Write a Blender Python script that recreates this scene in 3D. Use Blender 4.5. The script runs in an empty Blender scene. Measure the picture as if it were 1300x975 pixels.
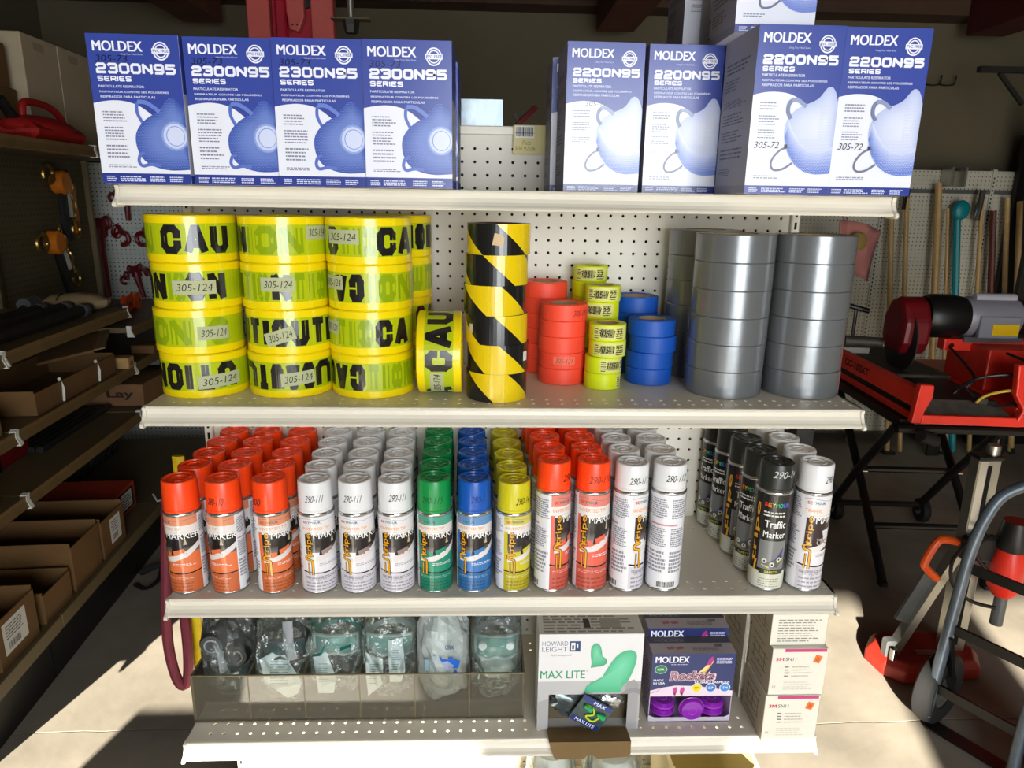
import bpy, math, random
from mathutils import Vector, Matrix, noise
from mathutils.geometry import tessellate_polygon

scene = bpy.context.scene
PI = math.pi
IN = 0.0254

# ------------------------------------------------------------------ camera
cam_data = bpy.data.cameras.new('camera')
cam = bpy.data.objects.new('camera', cam_data)
scene.collection.objects.link(cam)
scene.camera = cam
cam_data.sensor_width = 36.0
cam_data.lens = 902.18 / 1300.0 * 36.0
cam_data.clip_start = 0.05
_pt, _rl, _yw = 0.2581, 0.0161, 0.0402
_F = Vector((math.sin(_yw) * math.cos(_pt), math.cos(_yw) * math.cos(_pt), -math.sin(_pt)))
_R = Vector((math.cos(_yw), -math.sin(_yw), 0))
_U = _R.cross(_F)
_R2 = _R * math.cos(_rl) + _U * math.sin(_rl)
_U2 = _R2.cross(_F)
_M = Matrix((_R2, _U2, -_F)).transposed().to_4x4()
_M.translation = Vector((-0.0437, -1.1392, 1.6))
cam.matrix_world = _M

# ------------------------------------------------------------------ light
world = bpy.data.worlds.new('world')
scene.world = world
world.use_nodes = True
_bg = world.node_tree.nodes['Background']
_bg.inputs[0].default_value = (0.80, 0.87, 1.0, 1)
_bg.inputs[1].default_value = 0.3

def add_light(name, kind, loc, aim, energy, color, **kw):
    l = bpy.data.lights.new(name, kind)
    l.energy = energy
    l.color = color
    for k, v in kw.items():
        setattr(l, k, v)
    o = bpy.data.objects.new(name, l)
    scene.collection.objects.link(o)
    o.location = loc
    o.rotation_euler = (Vector(aim) - Vector(loc)).to_track_quat('-Z', 'Y').to_euler()
    return o

SUN_AZ, SUN_EL = math.radians(14), math.radians(21)
_sd = Vector((math.sin(SUN_AZ) * math.cos(SUN_EL), math.cos(SUN_AZ) * math.cos(SUN_EL), -math.sin(SUN_EL)))
add_light('sun', 'SUN', (0, 0, 5), tuple(Vector((0, 0, 5)) + _sd), 30.0, (1.0, 0.93, 0.80), angle=0.012)
# daylight coming in through the open roll-up door behind the camera
add_light('door_daylight', 'AREA', (0.7, -3.95, 1.5), (0.1, 0.4, 1.2), 145.0, (0.93, 0.97, 1.0),
          shape='RECTANGLE', size=2.0, size_y=2.0)
scene.view_settings.view_transform = 'Standard'
scene.view_settings.look = 'None'
scene.view_settings.gamma = 1.0
scene.view_settings.use_curve_mapping = False
scene.view_settings.exposure = 0.14
try:
    scene.cycles.transparent_max_bounces = 32
    scene.cycles.transmission_bounces = 16
    scene.cycles.max_bounces = 16
except AttributeError:
    pass

# ------------------------------------------------------------------ helpers
def lin(c):
    return tuple(((v / 255) / 12.92 if v / 255 <= 0.04045 else ((v / 255 + 0.055) / 1.055) ** 2.4) for v in c)

def mat(name, rgb, rough=0.5, metal=0.0, var=0.0, scale=8.0, bump=0.0, bscale=60.0, spec=0.5, rgb2=None, trans=0.0, coat=0.0, ior=1.45):
    """procedural surface; rgb is an sRGB 0-255 colour, var mixes towards rgb2 with noise"""
    m = bpy.data.materials.new(name)
    m.use_nodes = True
    nt = m.node_tree
    b = nt.nodes['Principled BSDF']
    c = lin(rgb)
    b.inputs['Base Color'].default_value = (*c, 1)
    b.inputs['Roughness'].default_value = rough
    b.inputs['Metallic'].default_value = metal
    b.inputs['Specular IOR Level'].default_value = spec
    b.inputs['Transmission Weight'].default_value = trans
    b.inputs['Coat Weight'].default_value = coat
    b.inputs['IOR'].default_value = ior
    tc = nt.nodes.new('ShaderNodeTexCoord')
    if var > 0:
        n = nt.nodes.new('ShaderNodeTexNoise')
        n.inputs['Scale'].default_value = scale
        n.inputs['Detail'].default_value = 6
        n.inputs['Roughness'].default_value = 0.65
        nt.links.new(tc.outputs['Object'], n.inputs['Vector'])
        r = nt.nodes.new('ShaderNodeValToRGB')
        r.color_ramp.elements[0].position = 0.35
        r.color_ramp.elements[1].position = 0.68
        c2 = lin(rgb2) if rgb2 else tuple(v * (1 - var) for v in c)
        r.color_ramp.elements[0].color = (*c, 1)
        r.color_ramp.elements[1].color = (*c2, 1)
        nt.links.new(n.outputs['Fac'], r.inputs[0])
        nt.links.new(r.outputs[0], b.inputs['Base Color'])
    if bump > 0:
        n2 = nt.nodes.new('ShaderNodeTexNoise')
        n2.inputs['Scale'].default_value = bscale
        n2.inputs['Detail'].default_value = 3
        nt.links.new(tc.outputs['Object'], n2.inputs['Vector'])
        bp = nt.nodes.new('ShaderNodeBump')
        bp.inputs['Strength'].default_value = bump
        bp.inputs['Distance'].default_value = 0.004
        nt.links.new(n2.outputs['Fac'], bp.inputs['Height'])
        nt.links.new(bp.outputs[0], b.inputs['Normal'])
    return m

def peg_mat(name, rgb, hole, pitch=IN, axis='X'):
    """painted pegboard with a regular grid of small holes (distant panels)"""
    m = mat(name, rgb, 0.6, var=0.12, scale=3)
    nt = m.node_tree
    b = nt.nodes['Principled BSDF']
    tc = nt.nodes.new('ShaderNodeTexCoord')
    sp = nt.nodes.new('ShaderNodeSeparateXYZ')
    nt.links.new(tc.outputs['Object'], sp.inputs[0])
    def frac(sock):
        a = nt.nodes.new('ShaderNodeMath'); a.operation = 'DIVIDE'; a.inputs[1].default_value = pitch
        nt.links.new(sock, a.inputs[0])
        f = nt.nodes.new('ShaderNodeMath'); f.operation = 'FLOORED_MODULO'; f.inputs[1].default_value = 1
        nt.links.new(a.outputs[0], f.inputs[0])
        s = nt.nodes.new('ShaderNodeMath'); s.operation = 'SUBTRACT'; s.inputs[1].default_value = 0.5
        nt.links.new(f.outputs[0], s.inputs[0])
        q = nt.nodes.new('ShaderNodeMath'); q.operation = 'POWER'; q.inputs[1].default_value = 2
        nt.links.new(s.outputs[0], q.inputs[0])
        return q.outputs[0]
    ad = nt.nodes.new('ShaderNodeMath'); ad.operation = 'ADD'
    nt.links.new(frac(sp.outputs[axis]), ad.inputs[0])
    nt.links.new(frac(sp.outputs['Z']), ad.inputs[1])
    lt = nt.nodes.new('ShaderNodeMath'); lt.operation = 'LESS_THAN'; lt.inputs[1].default_value = 0.0225
    nt.links.new(ad.outputs[0], lt.inputs[0])
    mx = nt.nodes.new('ShaderNodeMix'); mx.data_type = 'RGBA'
    old = b.inputs['Base Color'].links[0].from_socket
    nt.links.new(lt.outputs[0], mx.inputs['Factor'])
    nt.links.new(old, mx.inputs['A'])
    mx.inputs['B'].default_value = (*lin(hole), 1)
    nt.links.new(mx.outputs['Result'], b.inputs['Base Color'])
    return m

def film_mat(name, tint, gloss=0.22, opaque=0.10, bscale=40, rough=0.12):
    """thin crinkled clear plastic"""
    m = bpy.data.materials.new(name)
    m.use_nodes = True
    nt = m.node_tree
    nt.nodes.clear()
    out = nt.nodes.new('ShaderNodeOutputMaterial')
    tr = nt.nodes.new('ShaderNodeBsdfTransparent'); tr.inputs[0].default_value = (*lin(tint), 1)
    gl = nt.nodes.new('ShaderNodeBsdfGlossy'); gl.inputs['Roughness'].default_value = rough
    gl.inputs[0].default_value = (0.95, 0.97, 0.97, 1)
    df = nt.nodes.new('ShaderNodeBsdfDiffuse'); df.inputs[0].default_value = (0.75, 0.80, 0.79, 1)
    m1 = nt.nodes.new('ShaderNodeMixShader'); m1.inputs[0].default_value = opaque
    m2 = nt.nodes.new('ShaderNodeMixShader')
    lw = nt.nodes.new('ShaderNodeLayerWeight'); lw.inputs[0].default_value = gloss
    tc = nt.nodes.new('ShaderNodeTexCoord')
    n2 = nt.nodes.new('ShaderNodeTexNoise'); n2.inputs['Scale'].default_value = bscale; n2.inputs['Detail'].default_value = 2
    nt.links.new(tc.outputs['Object'], n2.inputs['Vector'])
    bp = nt.nodes.new('ShaderNodeBump'); bp.inputs['Strength'].default_value = 0.7; bp.inputs['Distance'].default_value = 0.01
    nt.links.new(n2.outputs['Fac'], bp.inputs['Height'])
    nt.links.new(bp.outputs[0], gl.inputs['Normal'])
    nt.links.new(bp.outputs[0], lw.inputs['Normal'])
    nt.links.new(tr.outputs[0], m1.inputs[1]); nt.links.new(df.outputs[0], m1.inputs[2])
    nt.links.new(lw.outputs['Fresnel'], m2.inputs[0])
    nt.links.new(m1.outputs[0], m2.inputs[1]); nt.links.new(gl.outputs[0], m2.inputs[2])
    nt.links.new(m2.outputs[0], out.inputs[0])
    return m

def attr_mat(name, rough, spec=0.5, coat=0.0):
    m = bpy.data.materials.new(name)
    m.use_nodes = True
    nt = m.node_tree
    b = nt.nodes['Principled BSDF']
    a = nt.nodes.new('ShaderNodeAttribute'); a.attribute_name = 'Col'
    nt.links.new(a.outputs['Color'], b.inputs['Base Color'])
    b.inputs['Roughness'].default_value = rough
    b.inputs['Specular IOR Level'].default_value = spec
    b.inputs['Coat Weight'].default_value = coat
    b.inputs['Coat Roughness'].default_value = 0.15
    return m

class MB:
    """collects simple solids into one mesh"""
    def __init__(s):
        s.v = []; s.f = []; s.m = []; s.sm = []; s.cur = 0; s.T = None
    def add(s, vs, fs, smooth=False):
        b = len(s.v)
        for p in vs:
            p = Vector(p)
            s.v.append(tuple(s.T @ p) if s.T is not None else tuple(p))
        for f in fs:
            s.f.append([b + i for i in f]); s.m.append(s.cur); s.sm.append(smooth)
    def box(s, x0, x1, y0, y1, z0, z1, c=0.0):
        if c <= 0:
            v = [(x, y, z) for z in (z0, z1) for y in (y0, y1) for x in (x0, x1)]
            s.add(v, [(0, 2, 3, 1), (4, 5, 7, 6), (0, 1, 5, 4), (2, 6, 7, 3), (0, 4, 6, 2), (1, 3, 7, 5)])
            return
        c = min(c, (x1 - x0) * .45, (y1 - y0) * .45, (z1 - z0) * .45)
        v = []; idx = {}
        X = (x0, x1); Y = (y0, y1); Z = (z0, z1)
        for i in (0, 1):
            for j in (0, 1):
                for k in (0, 1):
                    sx = c if i == 0 else -c; sy = c if j == 0 else -c; sz = c if k == 0 else -c
                    for a, p in enumerate(((X[i], Y[j] + sy, Z[k] + sz), (X[i] + sx, Y[j], Z[k] + sz), (X[i] + sx, Y[j] + sy, Z[k]))):
                        idx[i, j, k, a] = len(v); v.append(p)
        f = []
        for i in (0, 1):
            q = [idx[i, 0, 0, 0], idx[i, 1, 0, 0], idx[i, 1, 1, 0], idx[i, 0, 1, 0]]; f.append(q if i else q[::-1])
            q = [idx[0, i, 0, 1], idx[0, i, 1, 1], idx[1, i, 1, 1], idx[1, i, 0, 1]]; f.append(q if i else q[::-1])
            q = [idx[0, 0, i, 2], idx[1, 0, i, 2], idx[1, 1, i, 2], idx[0, 1, i, 2]]; f.append(q if i else q[::-1])
        for i in (0, 1):
            for j in (0, 1):
                q = [idx[i, j, 0, 0], idx[i, j, 1, 0], idx[i, j, 1, 1], idx[i, j, 0, 1]]; f.append(q if i == j else q[::-1])
                q = [idx[i, 0, j, 0], idx[i, 0, j, 2], idx[i, 1, j, 2], idx[i, 1, j, 0]]; f.append(q if i == j else q[::-1])
                q = [idx[0, i, j, 1], idx[1, i, j, 1], idx[1, i, j, 2], idx[0, i, j, 2]]; f.append(q if i == j else q[::-1])
                for k in (0, 1):
                    q = [idx[i, j, k, 0], idx[i, j, k, 1], idx[i, j, k, 2]]; f.append(q if (i + j + k) % 2 else q[::-1])
        s.add(v, f)
    def lathe(s, prof, n=32, smooth=True, o=(0, 0, 0), axis='Z', closed=False, a0=0, a1=2 * PI):
        full = abs(a1 - a0 - 2 * PI) < 1e-6
        k = n if full else n + 1
        v = []
        for r, z in prof:
            for i in range(k):
                a = a0 + (a1 - a0) * i / n
                p = (r * math.cos(a), r * math.sin(a), z)
                if axis == 'X': p = (p[2], p[0], p[1])
                if axis == 'Y': p = (p[1], p[2], p[0])
                v.append((p[0] + o[0], p[1] + o[1], p[2] + o[2]))
        f = []
        m = len(prof)
        for j in range(m if closed else m - 1):
            j2 = (j + 1) % m
            for i in range(n if full else n):
                i2 = (i + 1) % k if full else i + 1
                f.append((j * k + i, j * k + i2, j2 * k + i2, j2 * k + i))
        s.add(v, f, smooth)
    def cyl(s, o, r, h, n=24, axis='Z', c=0.0):
        pr = [(0.0001, 0), (r - c, 0)] + ([(r, c), (r, h - c)] if c > 0 else [(r, h)]) + [(r - c, h), (0.0001, h)] if c > 0 else [(0.0001, 0), (r, 0), (r, h), (0.0001, h)]
        if c > 0:
            s.lathe(pr, n, False, o, axis)
        else:
            s.lathe(pr[1:3], n, True, o, axis)
            s.lathe(pr[0:2], n, False, o, axis); s.lathe(pr[2:4], n, False, o, axis)
    def tube(s, pts, r, n=10, cap=True, closed=False, flat=None):
        pts = [Vector(p) for p in pts]
        m = len(pts); v = []; f = []
        rr = r if isinstance(r, (list, tuple)) else [r] * m
        up = None
        for i, p in enumerate(pts):
            if closed: t = pts[(i + 1) % m] - pts[i - 1]
            else: t = pts[min(i + 1, m - 1)] - pts[max(i - 1, 0)]
            t.normalize()
            if up is None:
                up = Vector((0, 0, 1)) if abs(t.z) < .9 else Vector((0, 1, 0))
            up = (up - t * up.dot(t)).normalized()
            w = t.cross(up)
            for k in range(n):
                a = 2 * PI * k / n
                ca, sa = math.cos(a), math.sin(a)
                if flat: v.append(p + up * ca * rr[i] * flat + w * sa * rr[i])
                else: v.append(p + up * ca * rr[i] + w * sa * rr[i])
        for i in range(m if closed else m - 1):
            j = (i + 1) % m
            for k in range(n):
                l = (k + 1) % n
                f.append((i * n + k, j * n + k, j * n + l, i * n + l))
        if cap and not closed:
            f.append(tuple(range(n))); f.append(tuple((m - 1) * n + k for k in range(n))[::-1])
        s.add(v, f, True)
        if cap and not closed: s.sm[-1] = s.sm[-2] = False
    def bar(s, a, b, w, h):
        """rectangular bar between two points"""
        a = Vector(a); b = Vector(b); t = (b - a).normalized()
        up = Vector((0, 0, 1)) if abs(t.z) < .95 else Vector((0, 1, 0))
        x = t.cross(up).normalized(); u = x.cross(t)
        v = []
        for p in (a, b):
            for i, j in ((-1, -1), (1, -1), (1, 1), (-1, 1)):
                v.append(p + x * i * w / 2 + u * j * h / 2)
        s.add(v, [(0, 3, 2, 1), (4, 5, 6, 7), (0, 1, 5, 4), (1, 2, 6, 5), (2, 3, 7, 6), (3, 0, 4, 7)])
    def prism(s, poly, a, b, axis='Y'):
        """extrude a 2D outline along an axis"""
        n = len(poly); v = []
        for t in (a, b):
            for p, q in poly:
                v.append({'Y': (p, t, q), 'X': (t, p, q), 'Z': (p, q, t)}[axis])
        f = [tuple(range(n)), tuple(range(2 * n - 1, n - 1, -1))]
        for i in range(n):
            j = (i + 1) % n
            f.append((i, i + n, j + n, j))
        s.add(v, f)
    def ball(s, o, rx, ry, rz, nu=20, nv=12, disp=0.0, seed=0, sc=10):
        v = []; f = []
        for j in range(nv + 1):
            th = PI * j / nv
            for i in range(nu):
                a = 2 * PI * i / nu
                d = Vector((math.sin(th) * math.cos(a), math.sin(th) * math.sin(a), math.cos(th)))
                k = 1 + (disp * noise.noise(d * sc + Vector((seed * 7.3, seed * 3.1, seed))) if disp else 0)
                v.append((o[0] + d.x * rx * k, o[1] + d.y * ry * k, o[2] + d.z * rz * k))
        for j in range(nv):
            for i in range(nu):
                i2 = (i + 1) % nu
                f.append((j * nu + i, (j + 1) * nu + i, (j + 1) * nu + i2, j * nu + i2))
        s.add(v, f, True)
    def build(s, name, mats, parent=None, loc=None, rot=None, bevel=0.0, fixn=True):
        me = bpy.data.meshes.new(name)
        me.from_pydata(s.v, [], s.f)
        if not isinstance(mats, (list, tuple)): mats = [mats]
        for m in mats: me.materials.append(m)
        me.polygons.foreach_set('material_index', s.m)
        me.polygons.foreach_set('use_smooth', s.sm)
        if fixn:
            import bmesh
            bm = bmesh.new(); bm.from_mesh(me)
            bmesh.ops.remove_doubles(bm, verts=bm.verts, dist=1e-6)
            bmesh.ops.recalc_face_normals(bm, faces=bm.faces)
            bm.to_mesh(me); bm.free()
        if any(s.sm): me.set_sharp_from_angle(angle=0.6)
        me.update()
        o = bpy.data.objects.new(name, me)
        scene.collection.objects.link(o)
        if parent: o.parent = parent
        if loc: o.location = loc
        if rot: o.rotation_euler = rot
        if bevel > 0:
            b = o.modifiers.new('bevel', 'BEVEL'); b.width = bevel; b.segments = 2; b.limit_method = 'ANGLE'
        return o

def tag(o, label, cat, group=None):
    o['label'] = label; o['category'] = cat
    if group: o['group'] = group
    return o

def thing(name, label, cat, loc=(0, 0, 0), rz=0.0, group=None, rot=None):
    o = bpy.data.objects.new(name, None)
    scene.collection.objects.link(o)
    o.empty_display_size = 0.05
    o.location = loc
    o.rotation_euler = rot if rot else (0, 0, rz)
    return tag(o, label, cat, group)

def struct(o):
    o['kind'] = 'structure'
    return o

def copy_tree(o, parent=None):
    c = o.copy()
    scene.collection.objects.link(c)
    if parent: c.parent = parent
    for ch in list(o.children): copy_tree(ch, c)
    return c

def dup(o, label, loc, rz=0.0, group=None):
    c = copy_tree(o)
    c.location = loc; c.rotation_euler = (0, 0, rz)
    c['label'] = label
    if group: c['group'] = group
    return c

# ---- printing: coloured shapes laid on a flat or round surface
_glyph = {}
def glyphs(body, bold):
    key = (body, bold)
    if key in _glyph: return _glyph[key]
    cu = bpy.data.curves.new('txt', 'FONT')
    cu.body = body; cu.size = 1.0; cu.offset = bold; cu.resolution_u = 4
    ob = bpy.data.objects.new('txt', cu)
    me = bpy.data.meshes.new_from_object(ob)
    me.calc_loop_triangles()
    vs = [(v.co.x, v.co.y) for v in me.vertices]
    tris = [[vs[i] for i in t.vertices] for t in me.loop_triangles]
    bpy.data.objects.remove(ob); bpy.data.curves.remove(cu); bpy.data.meshes.remove(me)
    if vs:
        x0 = min(p[0] for p in vs); x1 = max(p[0] for p in vs); y0 = min(p[1] for p in vs); y1 = max(p[1] for p in vs)
    else: x0 = x1 = y0 = y1 = 0
    w = max(x1 - x0, 1e-6); h = max(y1 - y0, 1e-6)
    tris = [[((p[0] - x0) / w, (p[1] - y0) / h) for p in t] for t in tris]
    _glyph[key] = (tris, w / h)
    return _glyph[key]

class Print:
    def __init__(s): s.p = []          # (pts, cols, layer)
    def face(s, pts, cols, L): s.p.append((pts, cols, L))
    def rect(s, x0, y0, x1, y1, c, L=1, c2=None):
        a = lin(c); b = lin(c2) if c2 else a
        s.face([(x0, y0), (x1, y0), (x1, y1), (x0, y1)], [a, a, b, b], L)
    def poly(s, pts, c, L=1, c2=None, ctr=None):
        a = lin(c)
        if ctr is None:
            for t in tessellate_polygon([[Vector((p[0], p[1], 0)) for p in pts]]):
                q = [pts[i] for i in t]
                if (q[1][0] - q[0][0]) * (q[2][1] - q[0][1]) - (q[1][1] - q[0][1]) * (q[2][0] - q[0][0]) < 0: q = q[::-1]
                s.face(q, [a] * 3, L)
        else:
            b = lin(c2); n = len(pts)
            md = tuple((u * .45 + v * .55) for u, v in zip(a, b))
            inner = [(ctr[0] + (p[0] - ctr[0]) * .6, ctr[1] + (p[1] - ctr[1]) * .6) for p in pts]
            for i in range(n):
                j = (i + 1) % n
                s.face([pts[i], pts[j], inner[j], inner[i]], [a, a, md, md], L)
                s.face([inner[i], inner[j], ctr], [md, md, b], L)
    def ell(s, cx, cy, rx, ry, c, L=1, n=20, c2=None):
        pts = [(cx + rx * math.cos(2 * PI * i / n), cy + ry * math.sin(2 * PI * i / n)) for i in range(n)]
        if c2: s.poly(pts, c, L, c2, (cx, cy))
        else: s.face(pts, [lin(c)] * n, L)
    def ring(s, cx, cy, rx, ry, t, c, L=1, n=24, a0=0, a1=2 * PI):
        col = [lin(c)] * 4
        for i in range(n):
            a = a0 + (a1 - a0) * i / n; b = a0 + (a1 - a0) * (i + 1) / n
            s.face([(cx + rx * math.cos(a), cy + ry * math.sin(a)), (cx + rx * math.cos(b), cy + ry * math.sin(b)),
                    (cx + (rx - t) * math.cos(b), cy + (ry - t) * math.sin(b)), (cx + (rx - t) * math.cos(a), cy + (ry - t) * math.sin(a))], col, L)
    def stroke(s, pts, w, c, L=1):
        col = [lin(c)] * 4
        for i in range(len(pts) - 1):
            (x0, y0), (x1, y1) = pts[i], pts[i + 1]
            d = math.hypot(x1 - x0, y1 - y0) or 1
            nx, ny = -(y1 - y0) / d * w / 2, (x1 - x0) / d * w / 2
            ex, ey = (x1 - x0) / d * w * .3, (y1 - y0) / d * w * .3
            s.face([(x0 - nx - ex, y0 - ny - ey), (x1 - nx + ex, y1 - ny + ey), (x1 + nx + ex, y1 + ny + ey), (x0 + nx - ex, y0 + ny - ey)], col, L)
    def text(s, body, x0, y0, w, h, c, L=2, bold=0.0, shear=0.0, rot=0):
        """fits body into the box; rot in degrees (0, 90 or 180) turns it inside the box"""
        fat = 0.0
        if bold > 0.005 and 'M' in body: fat, bold = bold, 0.0
        tris, asp = glyphs(body, bold)
        if not w: w = asp * h
        col = [lin(c)] * 3
        for t in tris:
            q = []
            for u, v in t:
                if rot == 180: u, v = 1 - u, 1 - v
                if rot == 90: u, v = 1 - v, u
                if rot == -90: u, v = v, 1 - u
                q.append((x0 + u * w + shear * v * h, y0 + v * h))
            s.face(q, col, L)
            if fat:
                for k, d in enumerate((-fat * h * .8, fat * h * .8)): s.face([(a + d, b) for a, b in q], col, L + .06 * (k + 1))
        return w
    def dash(s, x0, y0, x1, y1, rows, c, L=1, seed=0, fill=0.5):
        """rows of type too small to read"""
        rnd = random.Random(seed); col = [lin(c)] * 4
        dy = (y1 - y0) / rows
        for i in range(rows):
            y = y1 - (i + 1) * dy; x = x0; end = x0 + (x1 - x0) * rnd.uniform(.72, 1)
            while x < end:
                l = min(rnd.uniform(.05, .16) * (x1 - x0), end - x)
                s.face([(x, y), (x + l, y), (x + l, y + dy * fill), (x, y + dy * fill)], col, L)
                x += l + (x1 - x0) * .025
    def bars(s, x0, y0, x1, y1, c=(20, 20, 20), L=2, seed=3, bg=(235, 235, 230)):
        rnd = random.Random(seed)
        s.rect(x0, y0, x1, y1, bg, L)
        x = x0 + (x1 - x0) * .05
        while x < x1 - (x1 - x0) * .06:
            w = (x1 - x0) * rnd.choice((.015, .02, .035, .05)); s.rect(x, y0 + (y1 - y0) * .12, x + w, y1 - (y1 - y0) * .08, c, L + 1)
            x += w + (x1 - x0) * rnd.choice((.015, .03))
    def clip(s, x0, x1, y0, y1):
        out = []
        for pts, cols, L in s.p:
            for ax, lim, sg in ((0, x0, 1), (0, x1, -1), (1, y0, 1), (1, y1, -1)):
                pts, cols = _clip(pts, cols, ax, lim, sg)
                if len(pts) < 3: break
            if len(pts) >= 3: out.append((pts, cols, L))
        s.p = out
    def _mesh(s, name, fn, step, parent, m, dz):
        V = []; Fc = []; C = []
        for pts, cols, L in s.p:
            pieces = [(pts, cols)]
            if step:
                lo = min(p[0] for p in pts); hi = max(p[0] for p in pts)
                if hi - lo > step * 1.5:
                    pieces = []
                    k = math.floor(lo / step)
                    while k * step < hi:
                        a, b = _clip(pts, cols, 0, k * step, 1)
                        if len(a) >= 3: a, b = _clip(a, b, 0, (k + 1) * step, -1)
                        if len(a) >= 3: pieces.append((a, b))
                        k += 1
            for q, cc in pieces:
                b = len(V)
                jz = L * dz + (len(Fc) % 6) * 8e-7
                V += [fn(p[0], p[1], jz) for p in q]
                Fc.append(list(range(b, b + len(q)))); C += cc
        me = bpy.data.meshes.new(name)
        me.from_pydata(V, [], Fc)
        at = me.color_attributes.new('Col', 'FLOAT_COLOR', 'POINT')
        flat = []
        for c in C: flat += [c[0], c[1], c[2], 1.0]
        at.data.foreach_set('color', flat)
        me.materials.append(m)
        me.update()
        o = bpy.data.objects.new(name, me)
        scene.collection.objects.link(o)
        if parent: o.parent = parent
        return o
    def flat(s, name, o, u, v, parent, m, dz=0.00015):
        o = Vector(o); u = Vector(u); v = Vector(v); n = u.cross(v).normalized()
        return s._mesh(name, lambda x, y, z: tuple(o + u * x + v * y + n * z), 0, parent, m, dz)
    def round(s, name, r, parent, m, a0=0.0, z0=0.0, dz=0.00012, axis='Z'):
        def fn(x, y, z):
            a = a0 + x / r; R = r + z
            if axis == 'X': return (y + z0, -R * math.cos(a), R * math.sin(a))
            return (R * math.sin(a), -R * math.cos(a), z0 + y)
        return s._mesh(name, fn, r * 0.12, parent, m, dz)

def _clip(pts, cols, ax, lim, sg):
    P = []; C = []
    n = len(pts)
    for i in range(n):
        a, b = pts[i], pts[(i + 1) % n]; ca, cb = cols[i], cols[(i + 1) % n]
        da = (a[ax] - lim) * sg; db = (b[ax] - lim) * sg
        if da >= 0: P.append(a); C.append(ca)
        if (da > 0 > db) or (da < 0 < db):
            t = da / (da - db)
            P.append((a[0] + (b[0] - a[0]) * t, a[1] + (b[1] - a[1]) * t)); C.append(tuple(p + (q - p) * t for p, q in zip(ca, cb)))
    return P, C

# ------------------------------------------------------------------ materials
M_steel_cream = mat('cream_painted_steel', (224, 217, 200), 0.35, var=0.06, scale=5)
M_peg = mat('cream_pegboard', (222, 217, 203), 0.55, var=0.05, scale=4)
M_dark = mat('dark_cavity', (12, 12, 12), 0.9)
M_print = attr_mat('glossy_print', 0.24, 0.5)
M_matte = attr_mat('matte_print', 0.6, 0.3)
M_white_card = mat('white_card', (214, 214, 222), 0.45, var=0.05)
M_grey_card = mat('grey_card', (150, 150, 160), 0.5, var=0.1)
M_brown_card = mat('brown_cardboard', (108, 77, 40), 0.8, var=0.25, scale=6)
M_kraft = mat('kraft_cardboard', (120, 95, 58), 0.8, var=0.15, scale=9)
M_black = mat('black_plastic', (18, 18, 18), 0.4)
M_black_steel = mat('black_painted_steel', (16, 16, 15), 0.35, var=0.3)
M_rubber = mat('black_rubber', (22, 22, 22), 0.75)
M_red = mat('red_paint', (200, 34, 22), 0.4, var=0.2, scale=7)
M_darkred = mat('dark_red_paint', (112, 14, 22), 0.4, var=0.3, scale=7)
M_orange = mat('orange_plastic', (224, 84, 24), 0.4)
M_alu = mat('aluminium', (190, 188, 180), 0.3, 0.9, var=0.15)
M_chrome = mat('chrome', (200, 200, 200), 0.12, 1.0)
M_grey_steel = mat('grey_steel', (110, 112, 112), 0.45, 0.5, var=0.3)
M_dirt_steel = mat('wet_dusty_steel', (78, 72, 62), 0.55, 0.2, var=0.5, scale=12)
M_wood = mat('ash_handle', (180, 146, 92), 0.5, var=0.25, scale=20)
M_can = mat('tin_rim', (190, 190, 188), 0.25, 0.9)
M_rigred = mat('dull_red_casting', (150, 36, 24), .45, var=.3, scale=8)
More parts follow.
